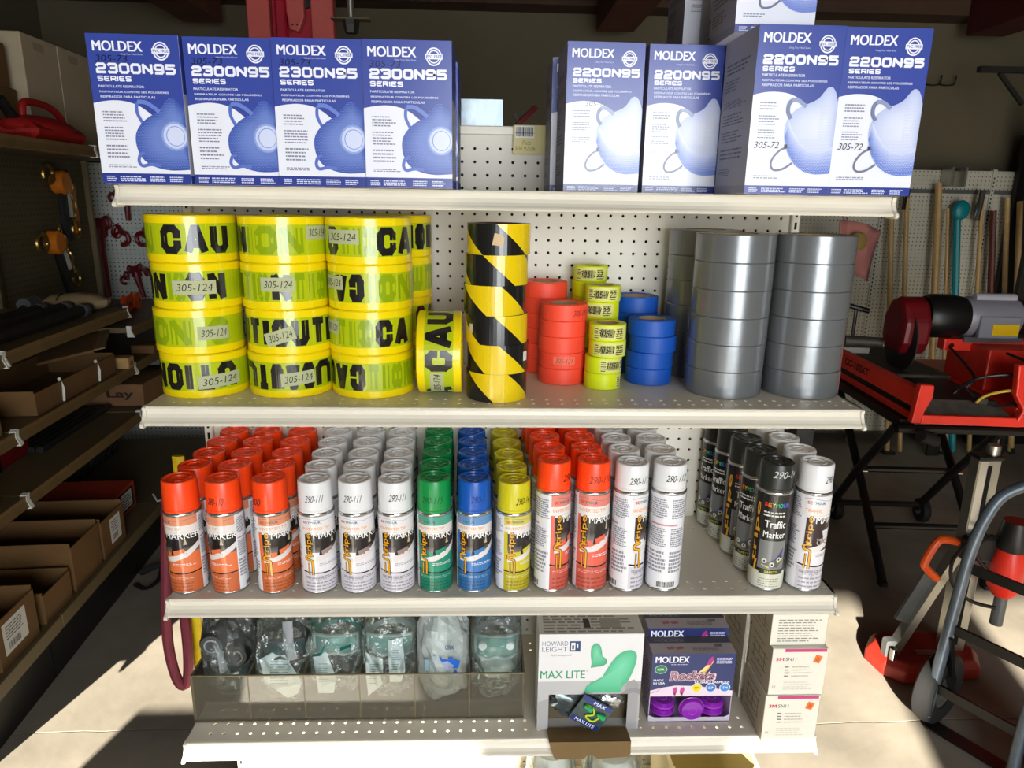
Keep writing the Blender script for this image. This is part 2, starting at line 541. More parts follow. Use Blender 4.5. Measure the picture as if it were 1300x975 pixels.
# ---- square block lettering drawn with strokes (used for cartons and printed film)
_BLK = {
 'M': [[(0, 0), (0, 1), (.5, .34), (1, 1), (1, 0)]], 'O': [[(.22, 0), (.0, .2), (0, .8), (.22, 1), (.78, 1), (1, .8), (1, .2), (.78, 0), (.22, 0)]],
 'L': [[(0, 1), (0, 0), (1, 0)]], 'D': [[(0, 0), (0, 1), (.74, 1), (1, .76), (1, .24), (.74, 0), (0, 0)]],
 'E': [[(1, 1), (.16, 1), (0, .86), (0, .14), (.16, 0), (1, 0)], [(0, .5), (.86, .5)]], 'X': [[(0, 0), (1, 1)], [(0, 1), (1, 0)]],
 '2': [[(0, .84), (.16, 1), (.84, 1), (1, .86), (1, .62), (.84, .48), (.16, .46), (0, .34), (0, 0), (1, 0)]],
 '3': [[(0, .9), (.12, 1), (.86, 1), (1, .86), (1, .64), (.88, .52), (.30, .52)], [(.88, .52), (1, .4), (1, .14), (.86, 0), (.12, 0), (0, .1)]],
 '0': [[(.18, 0), (0, .16), (0, .84), (.18, 1), (.82, 1), (1, .84), (1, .16), (.82, 0), (.18, 0)]],
 'N': [[(0, 0), (0, 1), (1, 0), (1, 1)]],
 '9': [[(1, .44), (.16, .44), (0, .58), (0, .86), (.16, 1), (.84, 1), (1, .86), (1, .14), (.84, 0), (.06, 0)]],
 '5': [[(1, 1), (0, 1), (0, .58), (.84, .58), (1, .44), (1, .14), (.84, 0), (0, 0)]],
 'S': [[(1, .9), (.86, 1), (.14, 1), (0, .88), (0, .64), (.14, .52), (.86, .48), (1, .36), (1, .12), (.86, 0), (.14, 0), (0, .1)]],
 'R': [[(0, 0), (0, 1), (.84, 1), (1, .86), (1, .58), (.84, .44), (0, .44)], [(.5, .44), (1, 0)]], 'I': [[(.5, 0), (.5, 1)]],
 'C': [[(1, .66), (1, .82), (.78, 1), (.22, 1), (0, .8), (0, .2), (.22, 0), (.78, 0), (1, .18), (1, .34)]],
 'A': [[(0, 0), (.42, 1), (.58, 1), (1, 0)], [(.18, .27), (.82, .27)]], 'U': [[(0, 1), (0, .2), (.22, 0), (.78, 0), (1, .2), (1, 1)]], 'T': [[(.5, 0), (.5, 1)], [(0, 1), (1, 1)]]}
_BW = {'M': 1.75, 'I': .26, 'L': .85, 'N': 1.02, 'A': 1.1, 'T': .95}
def BLK(P, body, x0, y0, w, h, t, c, L=2, rot=0, gap=.32, tv=None, slim=1.0):
    """block letters of stroke t fitted into a box; rot 0, 90 (reads upward) or 180"""
    if rot == 90:
        Q = Print(); BLK(Q, body, 0, 0, h, w, t, c, L, 0, gap, tv)
        for pts, cols, l in Q.p: P.p.append(([(x0 + w - y, y0 + x) for x, y in pts], cols, l))
        return
    if rot == 180:
        Q = Print(); BLK(Q, body, 0, 0, w, h, t, c, L, 0, gap, tv)
        for pts, cols, l in Q.p: P.p.append(([(x0 + w - x, y0 + h - y) for x, y in pts], cols, l))
        return
    ws = [_BW.get(ch, 1.0) for ch in body]
    # advance so that strokes plus gaps fill the width
    g = t * gap
    unit = (w - (len(body) - 1) * g - len(body) * t) / max(1e-6, sum(q if ch != 'I' else 0 for q, ch in zip(ws, body)))
    x = x0
    for ch, cw in zip(body, ws):
        ww = max(unit * cw, 0) if ch != 'I' else 0
        for line in _BLK[ch]:
            P.stroke([(x + t / 2 + p * ww, y0 + t / 2 + q * (h - t)) for p, q in line], t, c, L)
        x += ww + t + g
# ================================================================== the room
M_floor = mat('concrete_floor', (146, 138, 124), 0.5, var=0.22, scale=2.2, bump=0.12, bscale=35, rgb2=(116, 110, 99))
M_wall = mat('tan_painted_wall', (94, 85, 65), 0.8, var=0.15, scale=1.5)
M_ceil = mat('dark_wood_ceiling', (70, 48, 32), 0.8, var=0.3, scale=4)
M_beam = mat('dark_brown_beam', (92, 50, 34), 0.7, var=0.35, scale=5)
M_joint = mat('floor_joint_dirt', (96, 88, 76), 0.9, var=0.4, scale=30)
CEIL = 2.78
def slab(name, m, *b):
    q = MB(); q.box(*b); return struct(q.build(name, m))
# two pours of concrete that meet in a slightly wandering joint
def pour(name, near):
    q = MB(); rnd = random.Random(4); pts = []
    x = -2.7
    while x < 3.81:
        pts.append((x, 0.732 + 0.006 * math.sin(x * 5) + rnd.uniform(-.003, .003) + (0.0025 if not near else -0.0025))); x += 0.06
    pts.append((3.8, .735))
    poly = ([(-2.7, -4.2)] + [(3.8, -4.2)] + pts[::-1]) if near else (pts + [(3.8, 3.7), (-2.7, 3.7)])
    q.prism(poly, -.08, 0, 'Z')
    return struct(q.build(name, M_floor))
pour('floor', True); pour('floor', False)
slab('floor_joint', M_joint, -2.7, 3.8, .715, .75, -.08, -.006)
slab('wall_back', M_wall, -2.8, 3.8, 3.6, 3.7, 0, CEIL)
slab('wall_left', M_wall, -2.8, -2.7, -4.2, 3.7, 0, CEIL)
slab('wall_right', M_wall, 3.7, 3.8, -4.2, 3.6, 0, CEIL)
slab('ceiling', M_ceil, -2.8, 3.8, -4.2, 3.7, CEIL, CEIL + .08)
q = MB()
q.box(-2.7, 3.7, -4.2, -4.05, 2.226, CEIL)
q.box(-2.7, -2.66, -4.2, -4.05, 0, 2.226)
q.box(-1.07, -.60, -4.2, -4.05, 0, 2.226)  # post added to cast the shadow of an unseen photographer
q.box(.14, .56, -4.2, -4.05, 0, 2.226)
q.box(2.4, 3.7, -4.2, -4.05, 0, 2.226)
struct(q.build('wall_front', M_wall))
# ceiling beams
slab('trim_1', M_ceil, -2.7, 3.7, 3.4, 3.6, 2.68, CEIL)
slab('trim_2', M_beam, .60, .82, 1.8, 3.4, 2.545, CEIL)
slab('trim_3', M_beam, -1.78, -1.56, 1.8, 3.4, 2.54, CEIL)
q = MB(); q.prism([(3.4, 2.57), (3.4, CEIL), (1.2, CEIL), (1.2, 2.66), (3.1, 2.57)], 2.82, 3.05, 'X')
struct(q.build('trim_4', mat('dark_red_beam', (74, 20, 22), 0.6, var=0.3)))
slab('trim_5', mat('red_brown_post', (120, 62, 40), 0.7, var=0.2), 1.36, 1.58, 3.42, 3.58, 0, 2.68)
slab('shadow_block', M_beam, -1.62, -1.02, -1.5, -1.12, 0, .77)  # unseen low block added to cast a shadow on the left floor

# ================================================================== the display gondola
GX0, GX1, GY = -.648, .606, .352
PX0, PZ0 = .3155, 1.6657
HOLE = .0031
def perf_cells(q, cells, pitch, r, wall):
    """cells: (cx, cz) centres; makes square cells with an octagonal hole and short walls; plane local XZ facing -Y"""
    h = pitch / 2
    for cx, cz in cells:
        c = [(cx - h, 0, cz - h), (cx + h, 0, cz - h), (cx + h, 0, cz + h), (cx - h, 0, cz + h)]
        o = [(cx + r * math.cos(PI / 8 + k * PI / 4), 0, cz + r * math.sin(PI / 8 + k * PI / 4)) for k in range(8)]
        w = [(p[0], wall, p[2]) for p in o]
        f = []
        # octagon vertex k at angle 22.5+45k ; corners: c0 225deg c1 315 c2 45 c3 135
        side = {0: (0, 1), 1: (2, 3), 2: (4, 5), 3: (6, 7)}
        cor = {2: (0, 1), 3: (2, 3), 0: (4, 5), 1: (6, 7)}
        for ci, (a, b) in cor.items(): f.append((ci, 4 + b, 4 + a))
        f.append((2, 4 + 0, 4 + 7, 1)); f.append((3, 4 + 2, 4 + 1, 2)); f.append((0, 4 + 4, 4 + 3, 3)); f.append((1, 4 + 6, 4 + 5, 0))
        for k in range(8):
            l = (k + 1) % 8
            f.append((4 + k, 4 + l, 12 + l, 12 + k))
        q.add(c + o + w, f)
gon = thing('gondola_shelf', 'cream steel store display unit with pegboard back and four loaded shelves', 'store shelf', (0, GY, 0))
def pegpanel():
    q = MB()
    # holes between the uprights
    c0 = math.ceil((GX0 + .035 - PX0) / IN); c1 = math.floor((GX1 - .035 - PX0) / IN)
    xs = [PX0 + k * IN for k in range(c0, c1 + 1)]
    zs = [PZ0 - k * IN for k in range(-1, 59)]
    perf_cells(q, [(x, z) for x in xs for z in zs], IN, HOLE, .004)
    xa, xb, za, zb = xs[0] - IN / 2, xs[-1] + IN / 2, zs[-1] - IN / 2, zs[0] + IN / 2
    X0, X1, Z0, Z1 = GX0 + .018, GX1 - .018, .13, 1.717
    for a, b, c, d in ((X0, xa, Z0, Z1), (xb, X1, Z0, Z1), (xa, xb, Z0, za), (xa, xb, zb, Z1)):
        q.add([(a, 0, c), (b, 0, c), (b, 0, d), (a, 0, d)], [(0, 1, 2, 3)])
    return q.build('pegboard_panel', M_peg, gon, fixn=False)
pegpanel()
q = MB(); q.box(GX0 + .01, GX1 - .01, .030, .036, .13, 1.717); q.build('back_panel', mat('dark_panel_back', (40, 38, 34), 0.8), gon)
q = MB()
q.box(GX0, GX1, -.006, .045, 1.717, 1.734, .002); q.build('top_rail', M_steel_cream, gon)
for x0 in (GX0, GX1 - .018):
    q = MB(); q.box(x0, x0 + .018, -.010, .045, .0, 1.72, .002)
    u = q.build('upright', M_steel_cream, gon)
    s = MB()
    for k in range(64):
        z = .16 + k * IN * .955
        s.box(x0 + .0065, x0 + .0115, -.0104, -.0095, z, z + .014)
    s.build('slot_strip', M_dark, u)
# shelves
SH = [1.609, 1.254, .8945, .5870]            # deck heights
SY0, SXH = .020, .608
def make_shelf(z, yback, first=None):
    """one shelf: perforated deck, price rail, moulded rail ends"""
    d = MB()
    d.T = Matrix.Translation((0, -GY, 0))
    k0 = math.ceil((-SXH + .012 - PX0) / IN); k1 = math.floor((SXH - .012 - PX0) / IN)
    xs = [PX0 + .005 + k * IN for k in range(k0, k1 + 1)]
    rows = [.036, .036 + IN]
    back = [yback - .036, yback - .036 - IN]
    def cells(ys):
        c = MB(); perf_cells(c, [(x, y) for x in xs for y in ys], IN, .0034, .0025)
        d.add([(v[0], v[2], z - v[1]) for v in c.v], c.f)
    cells(rows); cells(back)
    xa, xb = xs[0] - IN / 2, xs[-1] + IN / 2
    r0, r1 = rows[0] - IN / 2, rows[1] + IN / 2
    b0, b1 = back[1] - IN / 2, back[0] + IN / 2
    for a, b, c, e in ((-SXH, xa, SY0, yback), (xb, SXH, SY0, yback), (xa, xb, SY0, r0), (xa, xb, r1, b0), (xa, xb, b1, yback)):
        d.add([(a, c, z), (b, c, z), (b, e, z), (a, e, z)], [(0, 1, 2, 3)])
    # folded side and back flanges
    for x in (-SXH, SXH - .0015):
        d.box(x, x + .0015, SY0, yback, z - .028, z - .0004)
    d.box(-SXH, SXH, yback - .0015, yback, z - .028, z - .0004)
    dk = d.build('shelf_deck', M_steel_cream, gon, fixn=False)
    prof = [(.0215, -.0002), (.016, -.0002), (.012, -.0008), (.0105, -.004), (.0128, -.007), (.0118, -.013), (.0088, -.019), (.0045, -.0235), (.0005, -.0262), (-.0012, -.0288), (.001, -.031), (.0065, -.030), (.012, -.024), (.0185, -.012), (.0215, -.004)]
    p = MB(); p.T = Matrix.Translation((0, -GY, 0))
    p.prism([(a, z + b) for a, b in prof], -SXH + .002, SXH - .002, 'X')
    pr = p.build('price_rail', M_steel_cream, dk)
    for sx in (-1, 1):
        e = MB(); e.T = Matrix.Translation((0, -GY, 0))
        big = [(.024, -.0002), (.012, -.0002), (.0075, -.002), (.0095, -.008), (.0075, -.015), (.003, -.022), (-.0045, -.0265), (-.0065, -.031), (-.003, -.034), (.024, -.034)]
        xa = sx * SXH - .0025
        e.prism([(a, z + b) for a, b in big], xa, xa + .006, 'X')
        e.build('rail_end', M_steel_cream, dk, bevel=.0008)
    # triangular brackets underneath, hooked into the uprights
    for x in (-SXH + .006, SXH - .012):
        b = MB(); b.T = Matrix.Translation((0, -GY, 0))
        b.prism([(yback, z - .029), (yback, z - .036), (yback - .06, z - .0355), (SY0 + .07, z - .033), (SY0 + .05, z - .029)], x, x + .004, 'X')
        b.build('bracket', M_steel_cream, dk)
    return dk
for z in SH: make_shelf(z, GY - .002)
# a narrow ledge on the far side of the unit
q = MB(); q.box(GX0 + .05, GX1 - .05, .05, .36, 1.712, 1.732); q.build('back_shelf', M_steel_cream, gon)
# base deck
make_shelf(.205, GY - .002)
q = MB(); q.T = Matrix.Translation((0, -GY, 0)); q.box(-SXH + .01, SXH - .01, .045, .06, .0, .17); q.build('kick_plate', M_steel_cream, gon)
# ================================================================== respirator cartons on the top shelf
BLUE, BLUE_D, WHITE_P = (54, 71, 152), (42, 57, 138), (228, 230, 240)
def in_poly(x, y, pts):
    c = False; j = len(pts) - 1
    for i in range(len(pts)):
        if (pts[i][1] > y) != (pts[j][1] > y) and x < (pts[j][0] - pts[i][0]) * (y - pts[i][1]) / (pts[j][1] - pts[i][1]) + pts[i][0]: c = not c
        j = i
    return c
def smooth_pts(pts, n=4):
    """Catmull-Rom through an open run of points"""
    out = []
    for i in range(len(pts) - 1):
        p0 = pts[max(i - 1, 0)]; p1 = pts[i]; p2 = pts[i + 1]; p3 = pts[min(i + 2, len(pts) - 1)]
        for k in range(n):
            t = k / n
            out.append(tuple(.5 * (2 * b + (c - a) * t + (2 * a - 5 * b + 4 * c - d) * t * t + (3 * b - a - 3 * c + d) * t ** 3) for a, b, c, d in zip(p0, p1, p2, p3)))
    out.append(tuple(pts[-1]))
    return out
def emblem(P, cx, cy, r, c, L, bg):
    P.ring(cx, cy, r, r * 1.08, r * .17, c, L)
    P.ring(cx, cy, r * .72, r * .78, r * .14, c, L, a0=.3, a1=PI - .3)
    P.ring(cx, cy, r * .72, r * .78, r * .14, c, L, a0=PI + .3, a1=2 * PI - .3)
    P.rect(cx - r * 1.1, cy - r * .3, cx + r * 1.1, cy + r * .3, c, L)
    P.text('PVC FREE', cx - r * .95, cy - r * .16, r * 1.9, r * .34, bg, L + 1, .01)
def carton_front(w, h, kind, seed, hand=None):
    P = Print()
    U = lambda u: u * w
    V = lambda v: (1 - v) * h
    pt = lambda L: [(U(a), V(b)) for a, b in L]
    k23 = kind == 2300
    P.rect(0, 0, w, h, WHITE_P, 1)
    # blue field with an arched lower edge
    arch = [(0, .455), (.12, .44), (.26, .433), (.40, .445), (.52, .475), (.64, .53), (.80, .60), (1, .66)] if k23 else [(0, .405), (.14, .388), (.28, .385), (.42, .395), (.55, .425), (.68, .475), (.85, .56), (1, .62)]
    P.poly(pt([(0, 0)] + smooth_pts(arch) + [(1, 0)])[::-1], BLUE, 2)
    vb = .928 if k23 else .948
    P.rect(0, 0, w, V(vb), BLUE_D, 2)
    # the mask
    if k23:
        out = [(1, .485), (.955, .45), (.90, .418), (.85, .412), (.80, .43), (.74, .475), (.67, .515), (.585, .545), (.50, .59), (.44, .645), (.422, .70), (.435, .765), (.48, .825), (.56, .868), (.68, .895), (.82, .905), (1, .898)]
        mp = pt(smooth_pts(out, 3))
        P.poly(mp, (52, 76, 160), 4, (124, 148, 212), pt([(.88, .64)])[0])
    else:
        out = [(1, .44), (.965, .385), (.92, .353), (.87, .352), (.83, .375), (.775, .415), (.70, .440), (.60, .462), (.50, .495), (.43, .545), (.405, .61), (.425, .69), (.48, .76), (.56, .815), (.68, .858), (.82, .876), (1, .868)]
        mp = pt(smooth_pts(out, 3))
        P.poly(mp, (176, 188, 226), 4, (226, 230, 243), pt([(.88, .56)])[0])
        lo0 = [(1, .70), (.86, .73), (.72, .725), (.60, .68), (.50, .61), (.45, .555)]
        lo1 = [(1, .868), (.82, .876), (.68, .858), (.56, .815), (.47, .745), (.415, .655)]
        for k in range(7):
            f = k / 6.0
            up = [(a[0] + (b[0] - a[0]) * f * .8, a[1] + (b[1] - a[1]) * f * .8) for a, b in zip(lo0, lo1)]
            P.poly(pt(up + lo1[::-1]), tuple(int(a_ + (v - a_) * f) for a_, v in zip((206, 213, 238), (96, 122, 204))), 4.05 + k * .13)
    # dimples printed on the mask
    d = .0023; y = V(.89); r = 0
    while y < V(.40):
        x = U(.42) + (d / 2 if r % 2 else 0)
        while x < w - .001:
            if in_poly(x, y, mp):
                vv = 1 - y / h; uu = x / w
                ok = (vv > .58 or uu < .9) if k23 else (vv > .66 or (uu > .8 and vv > .42))
                if k23 and math.hypot((uu - .87) * w, (vv - .668) * h) < .026: ok = False
                if ok: P.rect(x - .0004, y - .0004, x + .0004, y + .0004, (120, 144, 214) if k23 else ((208, 216, 242) if vv > .76 else (176, 188, 228)), 6)
            x += d
        y += d * .87; r += 1
    if k23:
        P.ell(U(.87), V(.668), .0190, .0200, (140, 160, 216), 7); P.ell(U(.872), V(.668), .0165, .0172, (196, 206, 238), 8)
        P.ell(U(.876), V(.668), .0132, .0138, (120, 140, 205), 9); P.ell(U(.878), V(.668), .0122, .0128, (206, 214, 240), 10)
        P.stroke(pt(smooth_pts([(.52, .58), (.475, .52), (.475, .465), (.50, .44)])), .0045, (86, 110, 190), 4)
        P.stroke(pt(smooth_pts([(.50, .44), (.58, .445), (.66, .475), (.71, .50)])), .0055, (104, 126, 200), 5)
        P.stroke(pt(smooth_pts([(.50, .785), (.455, .80), (.435, .845), (.47, .875), (.56, .865), (.66, .87)])), .0045, (86, 108, 188), 5)
    else:
        P.stroke(pt(smooth_pts([(.46, .535), (.425, .50), (.43, .455), (.47, .43)])), .0055, (112, 124, 160), 7)
        P.stroke(pt(smooth_pts([(.47, .43), (.53, .432), (.585, .45), (.62, .465)])), .0055, (138, 150, 186), 8)
        P.stroke(pt(smooth_pts([(.47, .712), (.38, .73), (.30, .78), (.285, .825), (.33, .852), (.43, .845), (.53, .81)])), .003, (112, 116, 140), 7)
        P.rect(U(.42), V(.72), U(.455), V(.695), (50, 54, 80), 8)
    # lettering
    W = (232, 234, 246)
    P.text('MOLDEX', U(.065), V(.112 if k23 else .102), U(.535), (.066 if k23 else .058) * h, W, 4, .05)
    P.text('Using Your Head Saves', U(.36), V(.138), U(.24), .014 * h, (190, 198, 232), 4, 0)
    emblem(P, U(.80), V(.105), .0112, W, 4, BLUE)
    v9, vs = (.258, .308) if k23 else (.226, .266)
    BLK(P, '2300N95' if k23 else '2200N95', U(.075), V(v9), U(.87), (.070 if k23 else .058) * h, .0035, W, 4, gap=.45)
    BLK(P, 'SERIES', U(.08), V(vs), U(.37), (.035 if k23 else .029) * h, .0017, W, 4, gap=.6)
    y0 = .350 if k23 else .308 + .035
    for i, (t, l) in enumerate((('PARTICULATE RESPIRATOR', .50), ('RESPIRATEUR CONTRE LES POUSSIÈRES', .76), ('RESPIRADOR PARA PARTICULAS', .60))):
        v0 = (.349 if k23 else .296) + i * (.034 if k23 else .0285)
        if not k23 and i == 2: pass
        P.text(t, U(.08 + .005 * i), V(v0), U(l), .0155 * h, (214, 220, 242), 4, .012)
    g = (128, 130, 150)
    for i, (a, b, n) in enumerate(((.495, .575, 4), (.60, .70, 5), (.72, .82, 4)) if k23 else ((.435, .49, 3), (.515, .58, 4), (.60, .66, 4))):
        P.dash(U(.09), V(b), U(.36 if k23 else .33), V(a), n, g, 4, seed * 7 + i, .42)
    if k23 or hand != 'smear': P.dash(U(.09), V(.888 if k23 else .905), U(.42), V(.862 if k23 else .88), 2, g, 4, seed, .5)
    hb = V(vb)
    for i, (a, b) in enumerate(((.05, .17), (.20, .50), (.54, .73), (.76, .93))):
        P.dash(U(a), hb * .22, U(b), hb * .80, 3, (206, 214, 240), 4, seed + i * 3, .55)
    ink = (28, 28, 44)
    if hand == 'top': P.text('305-73', U(.08), V(.18), U(.34), .042 * h, ink, 6, -.006, .2)
    if hand == 'mid': P.text('305-72', U(.06), V(.72), U(.29), .040 * h, ink, 6, -.004, .25)
    if hand == 'smear': P.text('305-72', U(.25), V(.415), U(.28), .026 * h, (70, 66, 70), 6, -.006, .2)
    if hand == 'faint': P.text('305-72', U(.08), V(.735), U(.24), .028 * h, (176, 178, 196), 6, -.006, .2)
    P.clip(0, w, 0, h)
    return P
def carton(name, label, loc, w, h, d, kind, seed, hand, group, rz=0):
    """a closed card box of face masks with its front at local y = 0"""
    t = thing(name, label, 'box', loc, rz, group)
    b = MB(); b.box(-w / 2, w / 2, 0, d, 0, h, .0012)
    b.build('carton', M_white_card, t)
    P = carton_front(w, h, kind, seed, hand)
    P.flat('front_print', (-w / 2, -.0001, 0), (1, 0, 0), (0, 0, 1), t, M_print)
    # left and right sides: type on white greyed with painted shade, blue top edge
    for sx in (-1, 1):
        S = Print()
        S.rect(0, 0, d, h, (168, 168, 180), 1)
        S.rect(0, 0, d, .012, BLUE_D if sx > 0 else (150, 150, 164), 2)
        if sx > 0: S.rect(0, h * .62, d, h, BLUE_D, 2)
        rnd = random.Random(seed)
        for i in range(7):
            yy = h * (.12 + .11 * i)
            S.dash(d * .1, yy, d * rnd.uniform(.5, .92), yy + h * rnd.choice((.05, .08)), rnd.choice((3, 4)), (104, 104, 118), 3, seed + i, .4)
        S.flat('side_print', (w / 2 + .0001, 0, 0) if sx > 0 else (-w / 2 - .0001, d, 0), (0, sx, 0), (0, 0, 1), t, M_matte)
    return t
D1 = SH[0] + .0005
W23, H23, W22, H22 = .1255, .1995, .1250, .2300
G23 = 'valved mask cartons in a row on the left of the top shelf'
for i, (x, lab) in enumerate(((-.5350, 'blue and white valved mask carton at the far left end of the top shelf'),
                              (-.4065, 'blue and white valved mask carton, second from left on the top shelf'),
                              (-.2815, 'blue and white valved mask carton, third from left on the top shelf'),
                              (-.1550, 'blue and white valved mask carton at the right end of the row of four'))):
    carton('mask_carton', lab, (x, -.052 + (.006, .012, .004, .0)[i], D1), W23, H23, .125, 2300, i + 1, 'top', G23, (0.008, -.012, 0.0, .0)[i])
carton('mask_carton', 'mask carton behind the right end of the valved mask row, only its edge showing', (-.153, .11, D1), W23, H23, .125, 2300, 9, None, G23)
G22 = 'plain white mask cartons on the right of the top shelf'
carton('mask_carton', 'white mask carton beside the yellow tag, left of the lower pair', (.1480, .085, D1), W22, H22, .125, 2200, 11, 'smear', G22, .01)
carton('mask_carton', 'white mask carton, right one of the lower pair set back on the top shelf', (.2800, .09, D1), W22 * .98, H22, .125, 2200, 12, 'faint', G22, -.01)
carton('mask_carton', 'white mask carton behind the lower pair, only a slim left edge showing', (.137, .222, D1), W22, H22, .12, 2200, 13, None, G22)
carton('mask_carton', 'white mask carton with handwriting at the shelf edge, left of the nearest pair', (.4020, -.06, D1), W22, H22, .14, 2200, 14, 'mid', G22, .0)
carton('mask_carton', 'white mask carton with handwriting at the far right end of the top shelf', (.5290, -.056, D1), W22, H22, .14, 2200, 15, 'mid', G22, -.01)
carton('mask_carton', 'white mask carton stacked on top of the left one of the nearest pair', (.383, .0, D1 + H22 + .0005), W22 * .95, H22, .125, 2200, 16, None, G22)
carton('mask_carton', 'white mask carton standing behind the left one of the nearest pair, nearly hidden', (.4165, .09, D1), W22, H22, .125, 2200, 17, None, G22)
carton('mask_carton', 'grey sided mask carton raised behind the right one of the lower pair', (.366, .222, D1 + H22 + .0005), W22, H22, .12, 2200, 18, None, G22)
carton('mask_carton', 'white mask carton under the grey sided one, at the back of the top shelf', (.366, .222, D1), W22, H22, .12, 2200, 19, None, G22)
# clear film strip standing against the raised carton
q = MB(); q.box(.333, .349, .2195, .2212, D1 + H22 + .0005, D1 + H22 + .22)
tag(q.build('plastic_strip', mat('clear_film_strip', (215, 218, 225), 0.15, trans=.35)), 'shiny clear plastic strip standing against the grey sided raised carton', 'plastic strip')
# yellow price tag on the back rail
t = thing('price_tag', 'pale yellow handwritten price tag with a barcode taped over the back rail', 'tag', (.0445, GY - .0115, 1.682))
q = MB(); q.box(-.034, .036, -.0006, .0004, 0, .054); q.build('tag_card', mat('yellow_card', (216, 202, 142), 0.6), t)
P = Print(); P.bars(.004, .030, .041, .052, seed=5); P.rect(.004, .0385, .041, .0395, (20, 20, 20), 5)
P.text('Foot', .018, .017, .016, .008, (110, 100, 70), 2, -.01, .2); P.text('304 92-06', .003, .006, .040, .008, (110, 100, 70), 2, -.01, .2)
P.flat('tag_print', (-.034, -.0007, 0), (1, 0, 0), (0, 0, 1), t, M_matte)
# ================================================================== rolls of tape on the second shelf
D2 = SH[1] + .0005
M_core = mat('paper_core', (176, 150, 112), 0.8)
M_sticker = mat('grey_sticker', (186, 188, 160), 0.5)
YEL, YG, GHOST, INK = (240, 214, 6), (176, 190, 14), (140, 164, 10), (26, 24, 22)
def roll_shape(r, h, rc, e=.0012):
    q = MB()
    q.lathe([(rc, e), (rc + e, 0), (r - e, 0), (r, e), (r, h - e), (r - e, h), (rc + e, h), (rc, h - e)], 48, True, closed=True)
    return q
def flat_shade(o):
    return o
M_caution = mat('yellow_film', YEL, 0.22, coat=.3)
M_print_film = attr_mat('printed_film', 0.22, 0.5, 0.3)
RC, HC = .0735, .0768
def caution_roll(label, loc, items, sticker, group, rz=0, lying=False):
    """items: (text, left, right, ghost, turned) with edges as fractions of the visible half width"""
    t = thing('caution_tape_roll', label, 'tape roll', loc, rz, group)
    q = roll_shape(RC, HC, .040, .002)
    tp = q.build('tape', M_caution, t)
    c = MB(); c.lathe([(.0385, .003), (.0398, .003), (.0398, HC - .003), (.0385, HC - .003)], 32, closed=True); c.build('core', M_core, t)
    P = Print()
    full = 2 * PI * RC
    P.rect(-full / 2, .0135, full / 2, .0635, YG, 1)
    as_ = lambda f: math.asin(max(-.995, min(.995, f))) * RC
    for body, a, b, gh, turned in items:
        x0, x1 = as_(a), as_(b)
        BLK(P, body, x0, .0150, x1 - x0, .0465, .0122 if x1 - x0 > .02 * len(body) else .0075, GHOST if gh else INK, 2 if gh else 3, 180 if turned else 0, .38)
    # the far side carries the same running text
    BLK(P, 'CAUTION', PI * RC - .11, .0150, .22, .0465, .0122, INK, 3, 0, .38)
    BLK(P, 'CAU', -PI * RC + .001, .0150, .09, .0465, .0122, GHOST, 2, 0, .38)
    P.round('print', RC, t, M_print_film)
    if sticker:
        a, b, z, tilt = sticker
        S = Print(); x0, x1 = as_(a), as_(b)
        S.rect(x0, z - .0115, x1, z + .0115, (176, 180, 140), 6)
        S.text('305-124', x0 + (x1 - x0) * .1, z - .006, (x1 - x0) * .8, .012, (20, 20, 20), 7, -.004, .2)
        if tilt:
            xc = (x0 + x1) / 2
            S.p = [([(xc + (x - xc) * math.cos(tilt) - (y - z) * math.sin(tilt), z + (x - xc) * math.sin(tilt) + (y - z) * math.cos(tilt)) for x, y in p], c, l) for p, c, l in S.p]
        S.round('sticker', RC, t, M_matte)
    if lying: t.rotation_euler = lying
    return t
GC = 'caution tape rolls in stacks on the second shelf'
stacks = {'left': (-.547, .128, [
    ([('N', -.98, -.55, 1, 0), ('CAU', -.325, .93, 0, 0)], None, 0),
    ([('ON', -.96, -.35, 0, 0), ('IO', -.3, .1, 1, 0), ('NO', .11, .83, 0, 1)], (-.2, .68, .037, 0), .002),
    ([('N', -.995, -.93, 0, 0), ('ION', -.88, .17, 1, 0), ('C', .53, .86, 1, 0)], (.3, .85, .036, 0), -.002),
    ([('UTION', -.90, .88, 0, 1)], (.17, .92, .030, .06), .001)]),
 'middle': (-.394, .133, [
    ([('IN', -.96, -.62, 0, 0), ('ION', -.58, .65, 1, 0)], (.70, .99, .050, 0), 0),
    ([('N', -.98, -.80, 0, 0), ('TIO', -.76, -.1, 1, 0), ('N', -.05, .37, 0, 0), ('TIO', .42, .97, 1, 0)], (-.3, .45, .043, 0), -.001),
    ([('UTIO', -.95, .22, 0, 0), ('UTI', .28, .98, 0, 0)], (-.33, .36, .032, .30), .002),
    ([('CAUT', -.55, .72, 0, 1), ('U', -.97, -.6, 0, 1), ('U', .74, .98, 0, 1)], (0, .72, .035, .08), 0)]),
 'right': (-.2465, .1315, [
    ([('C', -.83, -.56, 0, 0), ('TIO', -.5, .3, 1, 0), ('CA', .33, .98, 0, 0)], (-.8, -.06, .045, 0), 0),
    ([('CA', -.71, 0, 0, 1), ('ION', .1, .95, 1, 0)], (-.94, -.5, .046, 0), .001),
    ([('TIO', -.7, .2, 1, 0), ('CA', .25, .92, 0, 0)], (-.95, -.62, .046, 0), -.001),
    ([('CAU', -.97, -.03, 0, 1), ('TION', .02, .95, 1, 0)], None, 0)])}
ordn = ['top', 'second from top', 'third from top', 'bottom']
for sname, (x, y, rolls) in stacks.items():
    for k, (items, st, dx) in enumerate(rolls):
        caution_roll('yellow caution tape roll, %s of the %s stack in the front row' % (ordn[k], sname), (x + dx, y, D2 + (3 - k) * (HC + .0003)), items, st, GC)
